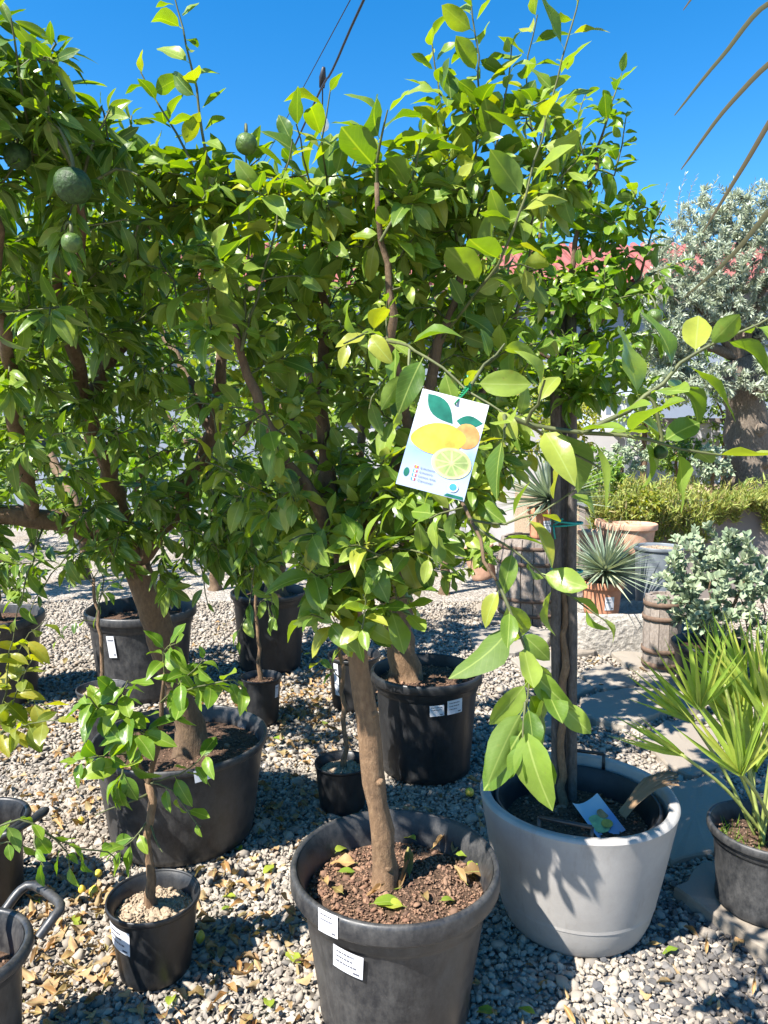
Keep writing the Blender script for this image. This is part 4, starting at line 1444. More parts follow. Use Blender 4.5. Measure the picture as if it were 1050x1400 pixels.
b = at(470, 1050, 3.0); b[2] = 0.165
thin_tree('thin citrus sapling with a single straight stem behind the slim lemon trunk', b, gp((472, 1000, 3.0), (468, 930, 3.0), (465, 860, 3.0)),
          [([(465, 860, 3.0), (440, 820, 2.95), (420, 810, 2.9)], 8), ([(465, 860, 3.0), (480, 800, 2.95), (500, 770, 2.9)], 9), ([(468, 930, 3.0), (445, 905, 2.95), (425, 890, 2.9)], 6), ([(465, 860, 3.0), (460, 780, 3), (450, 740, 3)], 9)], 51, 'lemon_leaf', 0.085)
b = at(140, 940, 3.68); b[2] = 0.26
thin_tree('slim bare-stemmed sapling with few dark leaves above the sunlit gravel', b, gp((139, 900, 3.68), (134, 840, 3.68), (128, 790, 3.68)),
          [([(134, 850, 3.68), (100, 850, 3.6), (75, 880, 3.55)], 5), ([(128, 800, 3.68), (110, 780, 3.6), (95, 800, 3.55)], 5), ([(128, 790, 3.68), (150, 760, 3.6), (165, 740, 3.6)], 5), ([(132, 820, 3.68), (150, 800, 3.65), (165, 790, 3.6)], 4), ([(128, 790, 3.68), (110, 750, 3.6), (90, 760, 3.6)], 5)], 52, 'dark_leaf', 0.07)
b = at(357, 930, 3.95); b[2] = 0.23
thin_tree('drooping sapling with broad yellowish leaves in the small thin-label pot', b, gp((353, 890, 3.95), (350, 830, 3.95), (345, 770, 3.95)),
          [([(350, 850, 3.95), (335, 840, 3.8), (325, 880, 3.75)], 5), ([(350, 830, 3.95), (365, 820, 3.8), (370, 860, 3.75)], 6), ([(345, 770, 3.95), (330, 760, 3.8), (320, 790, 3.75)], 7), ([(345, 770, 3.95), (360, 740, 3.8), (380, 740, 3.75)], 7)], 53, 'lemon_leaf', 0.1, droop=0.7)
b = at(484, 900, 4.2); b[2] = 0.275
thin_tree('small leafy sapling in the pot with the tall narrow label', b, gp((484, 870, 4.2), (486, 820, 4.2)),
          [([(486, 830, 4.2), (470, 800, 4.1), (460, 790, 4.1)], 7), ([(486, 820, 4.2), (500, 790, 4.1), (520, 780, 4.1)], 7), ([(486, 820, 4.2), (485, 780, 4.2), (480, 750, 4.2)], 8)], 54, 'bright_leaf', 0.085)
b = np.array((LN[0], LN[1], 0.22))
thin_tree('low citrus bush with yellowing leaves rising from the dark tub', b, [b + (0.01, 0, 0.2), b + (0.02, -0.02, 0.35)],
          [([(10, 1000, 2.35), (40, 960, 2.3), (70, 970, 2.25)], 9), ([(0, 1010, 2.35), (30, 930, 2.3), (45, 900, 2.3)], 9), ([(0, 990, 2.35), (10, 920, 2.3), (20, 860, 2.3)], 9), ([(0, 1000, 2.35), (40, 990, 2.2), (80, 985, 2.15)], 8), ([(0, 980, 2.35), (30, 880, 2.4), (60, 850, 2.4)], 8), ([(-10, 980, 2.35), (-10, 900, 2.3), (0, 840, 2.3)], 9)], 55, 'yellow_leaf', 0.1, 0.016, name='citrus_bush')
b = np.array((LM_[0], LM_[1] + 0.02, 0.29))
thin_tree('green thorny shoot with a few round lime-green leaves from the grey-black handled tub', b, [b + (0.01, 0.05, 0.15), b + (0.02, 0.1, 0.25)],
          [([(-20, 1140, 1.7), (25, 1122, 1.72), (62, 1138, 1.74), (90, 1165, 1.76), (95, 1190, 1.76)], 9), ([(-20, 1160, 1.7), (10, 1152, 1.72), (35, 1158, 1.73)], 3), ([(45, 1130, 1.73), (48, 1150, 1.7), (60, 1185, 1.68)], 3), ([(62, 1138, 1.74), (110, 1160, 1.8), (150, 1165, 1.85), (160, 1180, 1.86)], 4)], 56, 'bright_leaf', 0.07, 0.012, name='citrus_bush')


# --- picture tag hanging on the branch
def text_mesh(txt, size, mat, parent, B, name='lettering', extr=0.0):
    cu = bpy.data.curves.new('t', 'FONT')
    cu.body = txt
    cu.size = size
    cu.resolution_u = 2
    cu.extrude = extr
    ob = bpy.data.objects.new('t', cu)
    COL.objects.link(ob)
    dg = bpy.context.evaluated_depsgraph_get()
    me = bpy.data.meshes.new_from_object(ob.evaluated_get(dg))
    bpy.data.objects.remove(ob)
    me.materials.clear()
    me.materials.append(mat)
    return link(me, name, parent, basis=B)


def disc(cx, cy, rx, ry, z, n=24, rot=0.0, fn=None):
    V = [(cx, cy, z)]
    for i in range(n):
        a = 2 * math.pi * i / n
        k = fn(a) if fn else 1
        x, y = rx * k * math.cos(a), ry * k * math.sin(a)
        V.append((cx + x * math.cos(rot) - y * math.sin(rot), cy + x * math.sin(rot) + y * math.cos(rot), z))
    return V, [(0, 1 + i, 1 + (i + 1) % n) for i in range(n)]


def leaf_shape(x0, y0, x1, y1, wd, z, n=8):
    V = []
    dx, dy = x1 - x0, y1 - y0
    for sgn in (1, -1):
        for i in range(n + 1):
            t = i / n if sgn == 1 else 1 - i / n
            q = sgn * wd * math.sin(math.pi * t ** 0.9)
            V.append((x0 + dx * t - dy * q, y0 + dy * t + dx * q, z))
    return V, [tuple(range(len(V)))]


def plant_tag():
    W_, H_ = 0.098, 0.150
    A, Bp, C_ = at(585, 533, 1.04), at(676, 556, 1.03), at(541, 661, 1.0)
    ex = nrm(Bp - A)
    ey = nrm(A - C_)
    W_, H_ = np.linalg.norm(Bp - A), np.linalg.norm(A - C_)
    ez = nrm(np.cross(ex, ey))
    ey = np.cross(ez, ex)
    O = C_
    B = Matrix.Identity(4)
    for i in range(3):
        B[i][0], B[i][1], B[i][2], B[i][3] = ex[i], ey[i], ez[i], O[i]
    t = thing('plant_tag', 'white picture card of lemons hanging from a branch by green wire', 'plant tag', at(620, 600, 1.02))
    n, mrow = 6, 8
    bend = lambda x, y: 0.0025 * math.cos((x / W_ - 0.5) * 3) + 0.003 * (y / H_ - 0.5) ** 2
    V, F, UV = [], [], []
    for j in range(mrow + 1):
        for i in range(n + 1):
            x, y = W_ * i / n, H_ * j / mrow
            V.append((x, y, 0))
            UV.append((i / n, j / mrow))
    for j in range(mrow):
        for i in range(n):
            a = j * (n + 1) + i
            F.append((a, a + 1, a + n + 2, a + n + 1))
    me = mesh_np('card', np.array(V), np.array(F), np.array(UV), False, M['card_print'])
    card = link(me, 'card', t, basis=B)
    me2 = MB().box((W_ / 2, H_ / 2, -0.0006), (W_, H_, 0.0008)).build('card_back', M['paper'], t, basis=B)
    z = 0.0004

    def pr(nm, VF, mat, dz=0.0):
        Vv, Ff = VF
        MB().add([(v[0], v[1], v[2] + dz) for v in Vv], Ff).build(nm, M[mat], card, smooth=False, basis=B)
    w, h = W_, H_
    lem = lambda a: 1 + 0.13 * max(0, math.cos(a - math.pi)) ** 8 + 0.1 * max(0, math.cos(a)) ** 10
    pr('printed_leaf', leaf_shape(0.1 * w, 0.96 * h, 0.56 * w, 0.72 * h, 0.24, z), 'p_green')
    pr('printed_leaf', leaf_shape(0.6 * w, 0.76 * h, 0.98 * w, 0.8 * h, 0.25, z), 'p_green')
    pr('printed_lemon', disc(0.8 * w, 0.63 * h, 0.19 * w, 0.13 * h, z, 20, 0.3, lambda a: 1), 'p_orange', 0.0002)
    pr('printed_lemon', disc(0.42 * w, 0.54 * h, 0.36 * w, 0.16 * h, z, 32, 0.22, lem), 'p_yellow', 0.0004)
    cx, cy = 0.69 * w, 0.33 * h
    pr('printed_slice', disc(cx, cy, 0.29 * w, 0.155 * h, z, 32, 0.0), 'p_rind', 0.0006)
    pr('printed_pulp', disc(cx, cy, 0.25 * w, 0.133 * h, z, 32, 0.0), 'p_pale', 0.0008)
    for k in range(9):
        a = k * 2 * math.pi / 9
        pts = [(cx + 0.03 * w * math.cos(a), cy + 0.018 * h * math.sin(a), z + 0.001)]
        for q in (-0.27, -0.1, 0.1, 0.27):
            pts.append((cx + 0.235 * w * math.cos(a + q), cy + 0.124 * h * math.sin(a + q), z + 0.001))
        pr('printed_segment', (pts, [(0, 1, 2, 3, 4)]), 'p_seg')
    pr('printed_mark', disc(0.1 * w, 0.14 * h, 0.04 * w, 0.045 * h, z, 16), 'p_green', 0.0002)
    pr('printed_roundel', disc(0.8 * w, 0.105 * h, 0.075 * w, 0.048 * h, z, 20), 'paper', 0.001)
    pr('printed_roundel', disc(0.8 * w, 0.105 * h, 0.055 * w, 0.036 * h, z, 20), 'p_blue', 0.0012)
    pr('printed_band', ([(0.7 * w, 0.0 * h + 0.001, z), (0.98 * w, 0.001, z), (0.97 * w, 0.035 * h, z), (0.74 * w, 0.035 * h, z)], [(0, 1, 2, 3)]), 'p_green', 0.0004)
    for i, s_ in enumerate(('Limonero', 'Limoeiro', 'Lemon tree', 'Citronnier')):
        y = (0.2 - i * 0.042) * h
        text_mesh(s_, 0.036 * h, M['ink'], card, B @ Matrix.Translation((0.28 * w, y, z + 0.0006)))
        for k, cc in enumerate(('p_red', 'p_yellow', 'p_red') if i == 0 else (('p_blue', 'paper', 'p_red') if i in (1, 2) else ('p_blue', 'paper', 'p_red'))):
            x0 = (0.19 + k * 0.02) * w
            pr('printed_flag', ([(x0, y, z), (x0 + 0.02 * w, y, z), (x0 + 0.02 * w, y + 0.026 * h, z), (x0, y + 0.026 * h, z)], [(0, 1, 2, 3)]), cc, 0.0003)
    # wire
    hole = O + ex * w * 0.52 + ey * h * 0.93 + ez * 0.001
    bt = at(640, 527, 1.07)
    pts = [hole - ez * 0.003, hole + ez * 0.003, hole * 0.6 + bt * 0.4 + np.array((0.002, -0.004, 0)), bt + np.array((0, -0.008, -0.004)), bt + np.array((0.001, 0, 0.009)), bt + np.array((-0.003, 0.008, 0)), bt + np.array((0.003, -0.007, -0.006)), bt + np.array((-0.002, -0.006, 0.014))]
    MB().tube(smooth_path(pts, 0.004), 0.0014, 6).build('wire', M['wire_green'], t)
    u = np.linspace(0, 1, 60)[:, None]
    hel = hole * (1 - u) + bt * u + 0.0024 * np.concatenate([np.cos(u * 50), np.sin(u * 50), 0 * u], 1)
    MB().tube(hel[18:], 0.001, 5).build('wire_twist', M['wire_green'], t)


plant_tag()


# --- lying picture card and dry fibre in the planter
def lying_card():
    base = at(818, 1092, 2.25)
    base[2] = 0.345
    t = thing('fallen_plant_tag', 'picture card lying on the soil inside the grey planter', 'plant tag', base)
    B = Matrix.Translation(Vector(base)) @ Matrix.Rotation(0.5, 4, 'Z') @ Matrix.Rotation(0.38, 4, 'X') @ Matrix.Rotation(-0.1, 4, 'Y')
    V, F, UV = [], [], []
    for j in range(7):
        for i in range(7):
            x, y = (i / 6 - 0.5) * 0.105, (j / 6 - 0.5) * 0.14
            V.append((x, y, 0.018 * (i / 6 - 0.5) ** 2 * 4 * (0.3 + j / 6)))
            UV.append((i / 6, j / 6))
    for j in range(6):
        for i in range(6):
            a = j * 7 + i
            F.append((a, a + 1, a + 8, a + 7))
    card = link(mesh_np('card', np.array(V), np.array(F), np.array(UV), True, M['card_print']), 'card', t, basis=B)
    for nm, VF, mat in (('printed_fruit', disc(-0.012, -0.018, 0.036, 0.034, 0.006, 20), 'p_pale'), ('printed_fruit', disc(0.026, 0.008, 0.02, 0.018, 0.0075, 18), 'p_orange'), ('printed_fruit', disc(0.012, -0.028, 0.02, 0.016, 0.0085, 18), 'p_yellow')):
        MB().add(*VF).build(nm, M[mat], card, smooth=False, basis=B)


lying_card()


def dry_fibre():
    a, b = at(850, 1116, 2.2), at(922, 1072, 2.26)
    a[2] = 0.385
    b[2] = 0.475
    t = thing('dry_frond', 'dry brown folded palm frond lying over the rim of the grey planter', 'dry frond', a)
    r = np.random.default_rng(4)
    d = nrm(b - a)
    side = nrm(np.cross(d, UP))
    L = np.linalg.norm(b - a)
    for k in range(9):
        s = (k - 4) / 4
        w0 = 0.004
        pts = []
        for i in range(6):
            u = i / 5
            p = a + d * L * u * (1 - 0.1 * abs(s)) + side * s * (0.01 + 0.032 * u) + UP * (0.045 * math.sin(u * 2.6) - 0.012 * s * s * u) + r.normal(0, 0.002, 3)
            pts.append(p)
        V = []
        for i, p in enumerate(pts):
            w = 0.0085 * (1 - 0.35 * i / 5)
            V += [p - side * w, p + UP * 0.004, p + side * w]
        F = []
        for i in range(5):
            q = 3 * i
            F += [(q, q + 3, q + 4, q + 1), (q + 1, q + 4, q + 5, q + 2)]
        MB().add(V, F).build('leaflet', M['dry_frond'], t)


dry_fibre()


# --- fan palm in a black pot on a slab
def blade(L, w, fold=0.5, curl=0.15, n=4, taper=0.55):
    """folded strip leaf along +X"""
    V, F = [], []
    for i in range(n + 1):
        u = i / n
        ww = w * (0.55 + 0.45 * math.sin(math.pi * min(1, u * 1.3 + 0.1))) * (1 - u ** 3 * 0.97)
        z = -curl * u * u * L
        V += [(u * L, -ww, z + fold * ww), (u * L, 0, z), (u * L, ww, z + fold * ww)]
    for i in range(n):
        q = 3 * i
        F += [(q, q + 3, q + 4), (q, q + 4, q + 1), (q + 1, q + 4, q + 5), (q + 1, q + 5, q + 2)]
    F = [f[::-1] if False else f for f in F]
    return np.array(V), np.array([(a, b, c) for a, b, c in F])


def fan_palm():
    pO = at(1048, 1137, 2.27)
    LO = (pO[0], pO[1], 0.045)
    sl = slab([(918, 1226), (962, 1192), (1100, 1215), (1140, 1330), (1062, 1330), (1000, 1282)], 0.045, 'flagstone', None, 'stone_slab', 77)
    tag(sl, 'thick grey stone slab under the fan palm pot', 'stone slab')
    P_, PP, wr = pot('black pot on a stone slab holding the bright fan palm', LO, 0.178, 0.145, 0.27, soil=0.05, mat='black_plastic', rim=0.03, rimw=0.012, chips=200)
    base = np.array((LO[0], LO[1], 0.27))
    t = thing('fan_palm', 'bright yellow-green fan palm with stiff pointed leaflets in the black pot', 'palm', base)
    r = np.random.default_rng(6)
    blades = [mesh_np('leaflet', *blade(1, w, 0.6, c), None, True, M['palm_leaf']) for w, c in ((0.032, 0.05), (0.036, 0.15), (0.028, 0.0), (0.03, 0.1))]
    hubs = [((956, 965, 2.1), (-0.15, -0.2, 1.0), 0.26, 1.6, 13), ((1012, 1055, 2.05), (-0.25, -0.2, 1.0), 0.30, 1.5, 14), ((1030, 960, 2.2), (-0.1, 0, 1), 0.32, 1.3, 14), ((1010, 990, 2.3), (-0.35, 0.1, 1), 0.34, 1.2, 14), ((1060, 1000, 2.15), (0.1, -0.1, 1), 0.36, 1.4, 14),
            ((930, 1030, 2.2), (-0.9, -0.15, 0.45), 0.25, 0.5, 7), ((1075, 940, 2.35), (0.3, 0.1, 1), 0.33, 1.4, 13), ((945, 985, 2.35), (-0.8, 0.1, 0.6), 0.26, 0.7, 8), ((1090, 1060, 2.1), (0.5, -0.3, 0.9), 0.3, 1.5, 12), ((1030, 1050, 2.35), (0.0, 0.3, 1), 0.42, 1.2, 14), ((990, 935, 2.3), (-0.2, 0.1, 1), 0.25, 1.4, 12)]
    for i, (hp, d, L, spread, nl) in enumerate(hubs):
        hub = at(*hp)
        d = nrm(np.array(d, float))
        st = base + np.array((r.normal(0, 0.03), r.normal(0, 0.03), -0.02))
        mid = st * 0.5 + hub * 0.5 + np.array((0, 0, 0.03))
        fr_ = MB().tube(smooth_path([st, mid, hub], 0.05), 0.0055, 6).build('frond', M['green_shoot'], t)
        side = nrm(np.cross(d, np.array((0.15 * r.normal(), -1, 0.2 * r.normal()))))
        nrmf = np.cross(side, d)
        for k in range(nl):
            a = (k / (nl - 1) - 0.5) * spread + r.normal(0, 0.03)
            dd = d * math.cos(a) + side * math.sin(a) + nrmf * r.normal(0, 0.08)
            f3 = frames(dd[None], (nrmf + side * math.sin(a) * 0.3 + r.normal(0, 0.35, 3))[None])[0]
            o = link(blades[(i + k) % 4], 'leaflet', fr_, basis=basis(hub - d * 0.01, f3, L * (1 - 0.25 * abs(a) / spread) * r.uniform(0.88, 1.1)))
    # weeds on the soil
    n = 90
    an, ra = r.uniform(2.2, 5.2, n), 0.14 * np.sqrt(r.uniform(0.15, 1, n))
    pp = base + np.stack([ra * np.cos(an), ra * np.sin(an), np.full(n, -0.015)], 1)
    d = r.normal(0, 0.6, (n, 3)) + UP
    wd = joined('weeds', [(blade(1, 0.05, 0.3, 0.4))], pp, frames(d, r.normal(0, 1, (n, 3))), r.uniform(0.03, 0.075, n), M['bright_leaf'], None)
    tag(wd, 'small green weeds and grass at the foot of the fan palm', 'weeds', kind='stuff')


fan_palm()


# --- yuccas in terracotta
def terracotta(label, loc, rt, rb, h, mat='terracotta', tilt=None, soil=0.03, lab=False, seed=0):
    t, P, wr = pot(label, loc, rt, rb, h, soil=soil, mat=mat, soilmat='pale_soil', name='terracotta_pot', rim=h * 0.2, rimw=0.014, tilt=tilt, step=False, seed=seed)
    if lab:
        sticker(t, P, wr, R(-90) + 0.15, h * 0.42, 0.07, 0.1, 0, 0.003, 2, seed)
    return t


def yucca(label, base, Rr, n, seed, w=0.012):
    t = thing('yucca', label, 'yucca', base)
    r = np.random.default_rng(seed)
    MB().tube([np.array(base) - UP * 0.03, np.array(base) + UP * 0.06], [0.04, 0.03], 8).build('stem', M['old_bark'], t)
    # golden-angle hemisphere of stiff blades
    k = np.arange(n)
    z = 1 - 1.25 * (k + 0.5) / n
    ph = k * 2.39996
    rr = np.sqrt(np.maximum(0, 1 - z * z))
    D = np.stack([rr * np.cos(ph), rr * np.sin(ph), z], 1) + r.normal(0, 0.07, (n, 3))
    P = np.array(base) + UP * 0.05 + D * 0.02
    S = Rr * r.uniform(0.82, 1.08, n)
    fr = frames(D, UP + r.normal(0, 0.2, (n, 3)))
    bl = [mesh_np('blade', *blade(1, w / Rr, 0.5, c), None, True, M['yucca_leaf']) for c in (0.02, 0.08)]
    for i in range(n):
        link(bl[i % 2], 'blade', t, basis=basis(P[i], fr[i], S[i]))


def trough():
    a = at(838, 858, 5.45)
    t = tag(bpy.data.objects.new('stone_trough', None), 'rough pale stone trough carrying a yucca in terracotta', 'trough')
    COL.objects.link(t)
    t.location = (a[0], a[1], 0)
    r = np.random.default_rng(2)
    L, D, H = 0.36, 0.24, 0.3
    mb = MB()
    n = 40
    prof = []
    V = []
    rings = ((1.0, 0.0), (1.03, 0.08), (1.04, 0.18), (1.0, H - 0.02), (0.96, H), (0.84, H - 0.004), (0.8, H - 0.06), (0.0, H - 0.06))
    for (s, z) in rings:
        for j in range(n):
            an = 2 * math.pi * j / n
            ca, sa = math.cos(an), math.sin(an)
            q = (abs(ca) ** 5 + abs(sa) ** 5) ** (-1 / 5)
            V.append((a[0] + L * s * q * ca + r.normal(0, 0.006), a[1] + D * s * q * sa + r.normal(0, 0.006), z + r.normal(0, 0.004)))
    F = []
    for k in range(len(rings) - 1):
        for j in range(n):
            F.append((k * n + j, k * n + (j + 1) % n, (k + 1) * n + (j + 1) % n, (k + 1) * n + j))
    mb.add(V, F).build('basin', M['trough_stone'], t)
    yb = at(822, 832, 5.45)
    terracotta('terracotta pot with a blue-green yucca, standing on the stone trough', (yb[0], yb[1], 0.245), 0.16, 0.125, 0.26, lab=True, seed=3)
    yucca('spiky blue-green yucca ball on the stone trough', (yb[0] + 0.02, yb[1], 0.52), 0.4, 210, 5, 0.0115)


trough()


def barrel(label, loc, r, h, n=18, bulge=0.12, name='wooden_barrel'):
    t = thing(name, label, 'barrel', loc)
    rr = np.random.default_rng(int(loc[0] * 100) % 1000)
    for k in range(n):
        a0, a1 = 2 * math.pi * (k + 0.03) / n, 2 * math.pi * (k + 0.97) / n
        V = []
        dz = rr.normal(0, 0.004)
        ro = rr.normal(0, 0.003)
        for i in range(6):
            u = i / 5
            R_ = r * (1 - bulge * (2 * u - 1) ** 2) + ro
            for (a, q) in ((a0, 0), (a1, 0), (a1, -0.025), (a0, -0.025)):
                V.append((loc[0] + (R_ + q) * math.cos(a), loc[1] + (R_ + q) * math.sin(a), loc[2] + u * h + (dz if i == 5 else 0)))
        F = []
        for i in range(5):
            for j in range(4):
                F.append((4 * i + j, 4 * i + (j + 1) % 4, 4 * i + 4 + (j + 1) % 4, 4 * i + 4 + j))
        F += [(20, 21, 22, 23), (3, 2, 1, 0)]
        MB().add(V, F).build('stave', M['barrel_wood'], t, smooth=False)
    for z in (0.12, 0.3, 0.72, 0.9):
        R_ = r * (1 - bulge * (2 * z - 1) ** 2) + 0.006
        MB().lathe([(R_ - 0.004, z * h - 0.016), (R_ + 0.002, z * h - 0.015), (R_ + 0.002, z * h + 0.015), (R_ - 0.004, z * h + 0.016)], loc, 36).build('hoop', M['rust'], t)
    MB().lathe([(0.001, h * 0.97), (r * (1 - bulge) - 0.02, h * 0.97)], loc, 30).build('barrel_head', M['barrel_wood'], t)
    return t


bp = at(728, 790, 6.3)
barrel('weathered wooden barrel carrying a potted yucca', (bp[0], bp[1], 0), 0.31, 0.72)
yp = at(742, 705, 6.35)
terracotta('terracotta pot with white label standing on the wooden barrel', (yp[0], yp[1], 0.70), 0.135, 0.105, 0.27, lab=True, seed=6)
yucca('large silvery spiky yucca standing on the wooden barrel', (yp[0] + 0.05, yp[1], 0.98), 0.58, 230, 8, 0.013)
hb = at(905, 870, 4.85)
barrel('narrow weathered wooden half-barrel between the yucca trough and the silver shrub', (hb[0], hb[1], 0), 0.125, 0.52, 12, 0.08)

# assorted terracotta and buckets in front of the raised bed
for i, (px, py, Y, rt, h, z, tl, lab) in enumerate((
        (832, 728, 6.9, 0.17, 0.26, 0.52, (0.1, 0.15, 0), 'pale terracotta pot leaning among the succulents by the yuccas'),
        (868, 735, 6.8, 0.2, 0.28, 0.5, None, 'widest pale terracotta pot, overgrown by yellow-green succulents'),
        (806, 738, 6.75, 0.11, 0.2, 0.52, None, 'small pale terracotta pot standing just above the trough yucca'),
        (663, 745, 6.6, 0.15, 0.3, 0.3, (0.0, -0.25, 0), 'terracotta pot leaning against the barrel'))):
    q = at(px, py, Y)
    terracotta(lab, (q[0], q[1], z), rt, rt * 0.72, h, 'pale_terracotta', tl, seed=20 + i)
q = at(900, 770, 5.75)
pot('blue-grey plastic bucket filled with pale gravel behind the silver shrub', (q[0], q[1], 0), 0.19, 0.15, 0.72, soil=0.02, mat='grey_bucket', soilmat='pale_soil', name='plastic_bucket', rim=0.03, rimw=0.012, cat='bucket', chips=150, chipmat='pale_chip', step=False)


# --- silver shrub
def silver_shrub():
    q = at(972, 885, 4.45)
    L_ = (q[0], q[1], 0)
    t2, P, wr = pot('black pot with white label holding the silver-leaved shrub', L_, 0.235, 0.19, 0.31, soil=0.04, mat='clean_plastic', rim=0.03, rimw=0.012, chips=150)
    sticker(t2, P, wr, R(-90) - 0.35, 0.2, 0.11, 0.06, -0.05, 0.003, 2, 12)
    base = np.array((L_[0], L_[1], 0.27))
    t = Tree('silver_shrub', 'rounded shrub with silvery grey-green leaves', 'shrub', base, seed=61, mat='silver_leaf', bark='bark', tmpl=OVAL)
    for k in range(6):
        a = k * 1.05
        t.limb([base - UP * 0.02, base + np.array((0.1 * math.cos(a), 0.1 * math.sin(a), 0.2)), base + np.array((0.2 * math.cos(a), 0.2 * math.sin(a), 0.45))], 0.009, 0.004)
    t.fill([(base + UP * 0.42 + np.array((0.0, 0, 0)), (0.34, 0.3, 0.38), 230)], (0.042, 0.062), (12, 17), leafy=0.75, droop=-0.35)
    t.finish(300, 0.75, 'old_bark', minpx=6)
    c = at(1052, 800, 4.3)
    b2 = np.array((c[0], c[1], 0))
    s = Tree('low_grey_shrub', 'fine grey-green herb growing beside the silver shrub', 'shrub', b2, seed=62, mat='silver_leaf', bark='bark', tmpl=OVAL)
    for k in range(5):
        a = k * 1.26
        s.limb([b2, b2 + np.array((0.1 * math.cos(a), 0.1 * math.sin(a), 0.35)), b2 + np.array((0.15 * math.cos(a), 0.15 * math.sin(a), 0.6))], 0.008, 0.003)
    s.fill([(b2 + UP * 0.5, (0.2, 0.2, 0.35), 110)], (0.015, 0.028), (16, 22), leafy=0.8, droop=-0.3)
    s.finish(0)


silver_shrub()


# --- raised bed with succulents and the olive
def raised_bed():
    x0, x1 = at(800, 690, 7.2)[0], 9.0
    t = tag(bpy.data.objects.new('retaining_wall', None), 'smooth brownish grey retaining wall of the raised bed under the olive', 'wall')
    COL.objects.link(t)
    t.location = (x0, 7.2, 0)
    zt = 0.92
    MB().box(((x0 + x1) / 2, 7.3, zt / 2 - 0.02), (x1 - x0, 0.2, zt)).build('wall_face', M['grey_wall'], t, smooth=False)
    MB().box(((x0 + x1) / 2, 7.27, zt + 0.005), (x1 - x0 + 0.04, 0.3, 0.05)).build('coping', M['metal_grey'], t, smooth=False)
    bed = MB().box(((x0 + x1) / 2, 9.45, 0.44), (x1 - x0, 4.05, 0.9)).build('planting_bed', M['pale_soil'], None, smooth=False)
    tag(bed, kind='structure')
    r = np.random.default_rng(17)
    # trailing succulents: mounds on the bed, spilling over the wall
    n1, n2 = 6500, 7000
    xa, xb = x0 + 0.02, x0 + 2.5
    hgt = lambda x, y: 0.1 + 0.12 * np.sin(x * 5.1 + 1) * np.cos(y * 4.3) + 0.08 * np.sin(x * 11.3 + y * 7) + 0.06 * np.sin(x * 23 - y * 17)
    X, Y_ = r.uniform(xa, xb, n1), 7.12 + 1.9 * r.random(n1) ** 1.5
    T1 = np.stack([X, Y_, 0.9 + np.maximum(0, hgt(X, Y_)) * r.uniform(0.55, 1.05, n1)], 1)
    X = r.uniform(xa, xb - 0.35, n2)
    dep = 0.27 + 0.16 * np.cos((X - x0 - 0.55) * 2.6) + 0.09 * np.sin(X * 8.7) + 0.07 * np.sin(X * 19) + 0.05 * np.sin(X * 41)
    u = r.random(n2)
    T2 = np.stack([X, 7.12 - 0.13 * np.sin(np.minimum(1, u * 1.4) * 3.14) * r.uniform(0.3, 1.1, n2), 1.0 - u * np.maximum(0.05, dep + 0.08)], 1)
    P = np.concatenate([T1, T2])
    n = len(P)
    D = UP * 0.7 + r.normal(0, 0.5, (n, 3)) + np.array((0, -0.25, 0))
    g = joined('succulent_cover', [blade(1, 0.11, 0.6, -0.15, 2), blade(1, 0.09, 0.5, 0.2, 2)], P, frames(D, r.normal(0, 1, (n, 3))), r.uniform(0.03, 0.095, n), M['succulent_leaf'], None)
    tag(g, 'yellow-green trailing succulents covering the raised bed', 'succulents', kind='stuff')
    # dark leafy bush behind the yuccas
    for (px, py, Y, rx, rz, cnt, mt, lab, ls) in ((815, 650, 7.5, 0.35, 0.3, 120, 'bright_leaf', 'small green bush with white flowers behind the barrel yucca', (0.05, 0.07)),
                                                 (850, 628, 7.9, 0.3, 0.22, 110, 'silver_leaf', 'low silvery bush among the succulents near the barrel yucca', (0.04, 0.06)),
                                                 (925, 618, 8.3, 0.35, 0.25, 120, 'dark_leaf', 'low dark green bush behind the succulents', (0.05, 0.07)),
                                                 (975, 632, 7.9, 0.22, 0.2, 80, 'silver_leaf', 'small grey-green bush at the foot of the olive trunk', (0.04, 0.07)),
                                                 (885, 690, 7.05, 0.2, 0.16, 70, 'yellow_leaf', 'little yellowing plant spilling over the retaining wall', (0.035, 0.06)),
                                                 (755, 560, 9.5, 0.8, 0.7, 150, 'yellow_leaf', 'yellow-green bush in front of the pale wall', (0.08, 0.11))):
        q = at(px, py, Y)
        b_ = np.array((q[0], q[1], 0.88 if (px > 840 and Y > 7.2) else 0.0))
        s = Tree('garden_bush', lab, 'bush', b_, seed=int(px), mat=mt, bark='bark', tmpl=SMALL)
        s.limb([b_, b_ * 0.5 + q * 0.5, q], 0.03, 0.01, True)
        s.fill([(q, (rx, rx * 0.8, rz), cnt)], ls, (10, 14))
        s.finish(0)
    return


raised_bed()


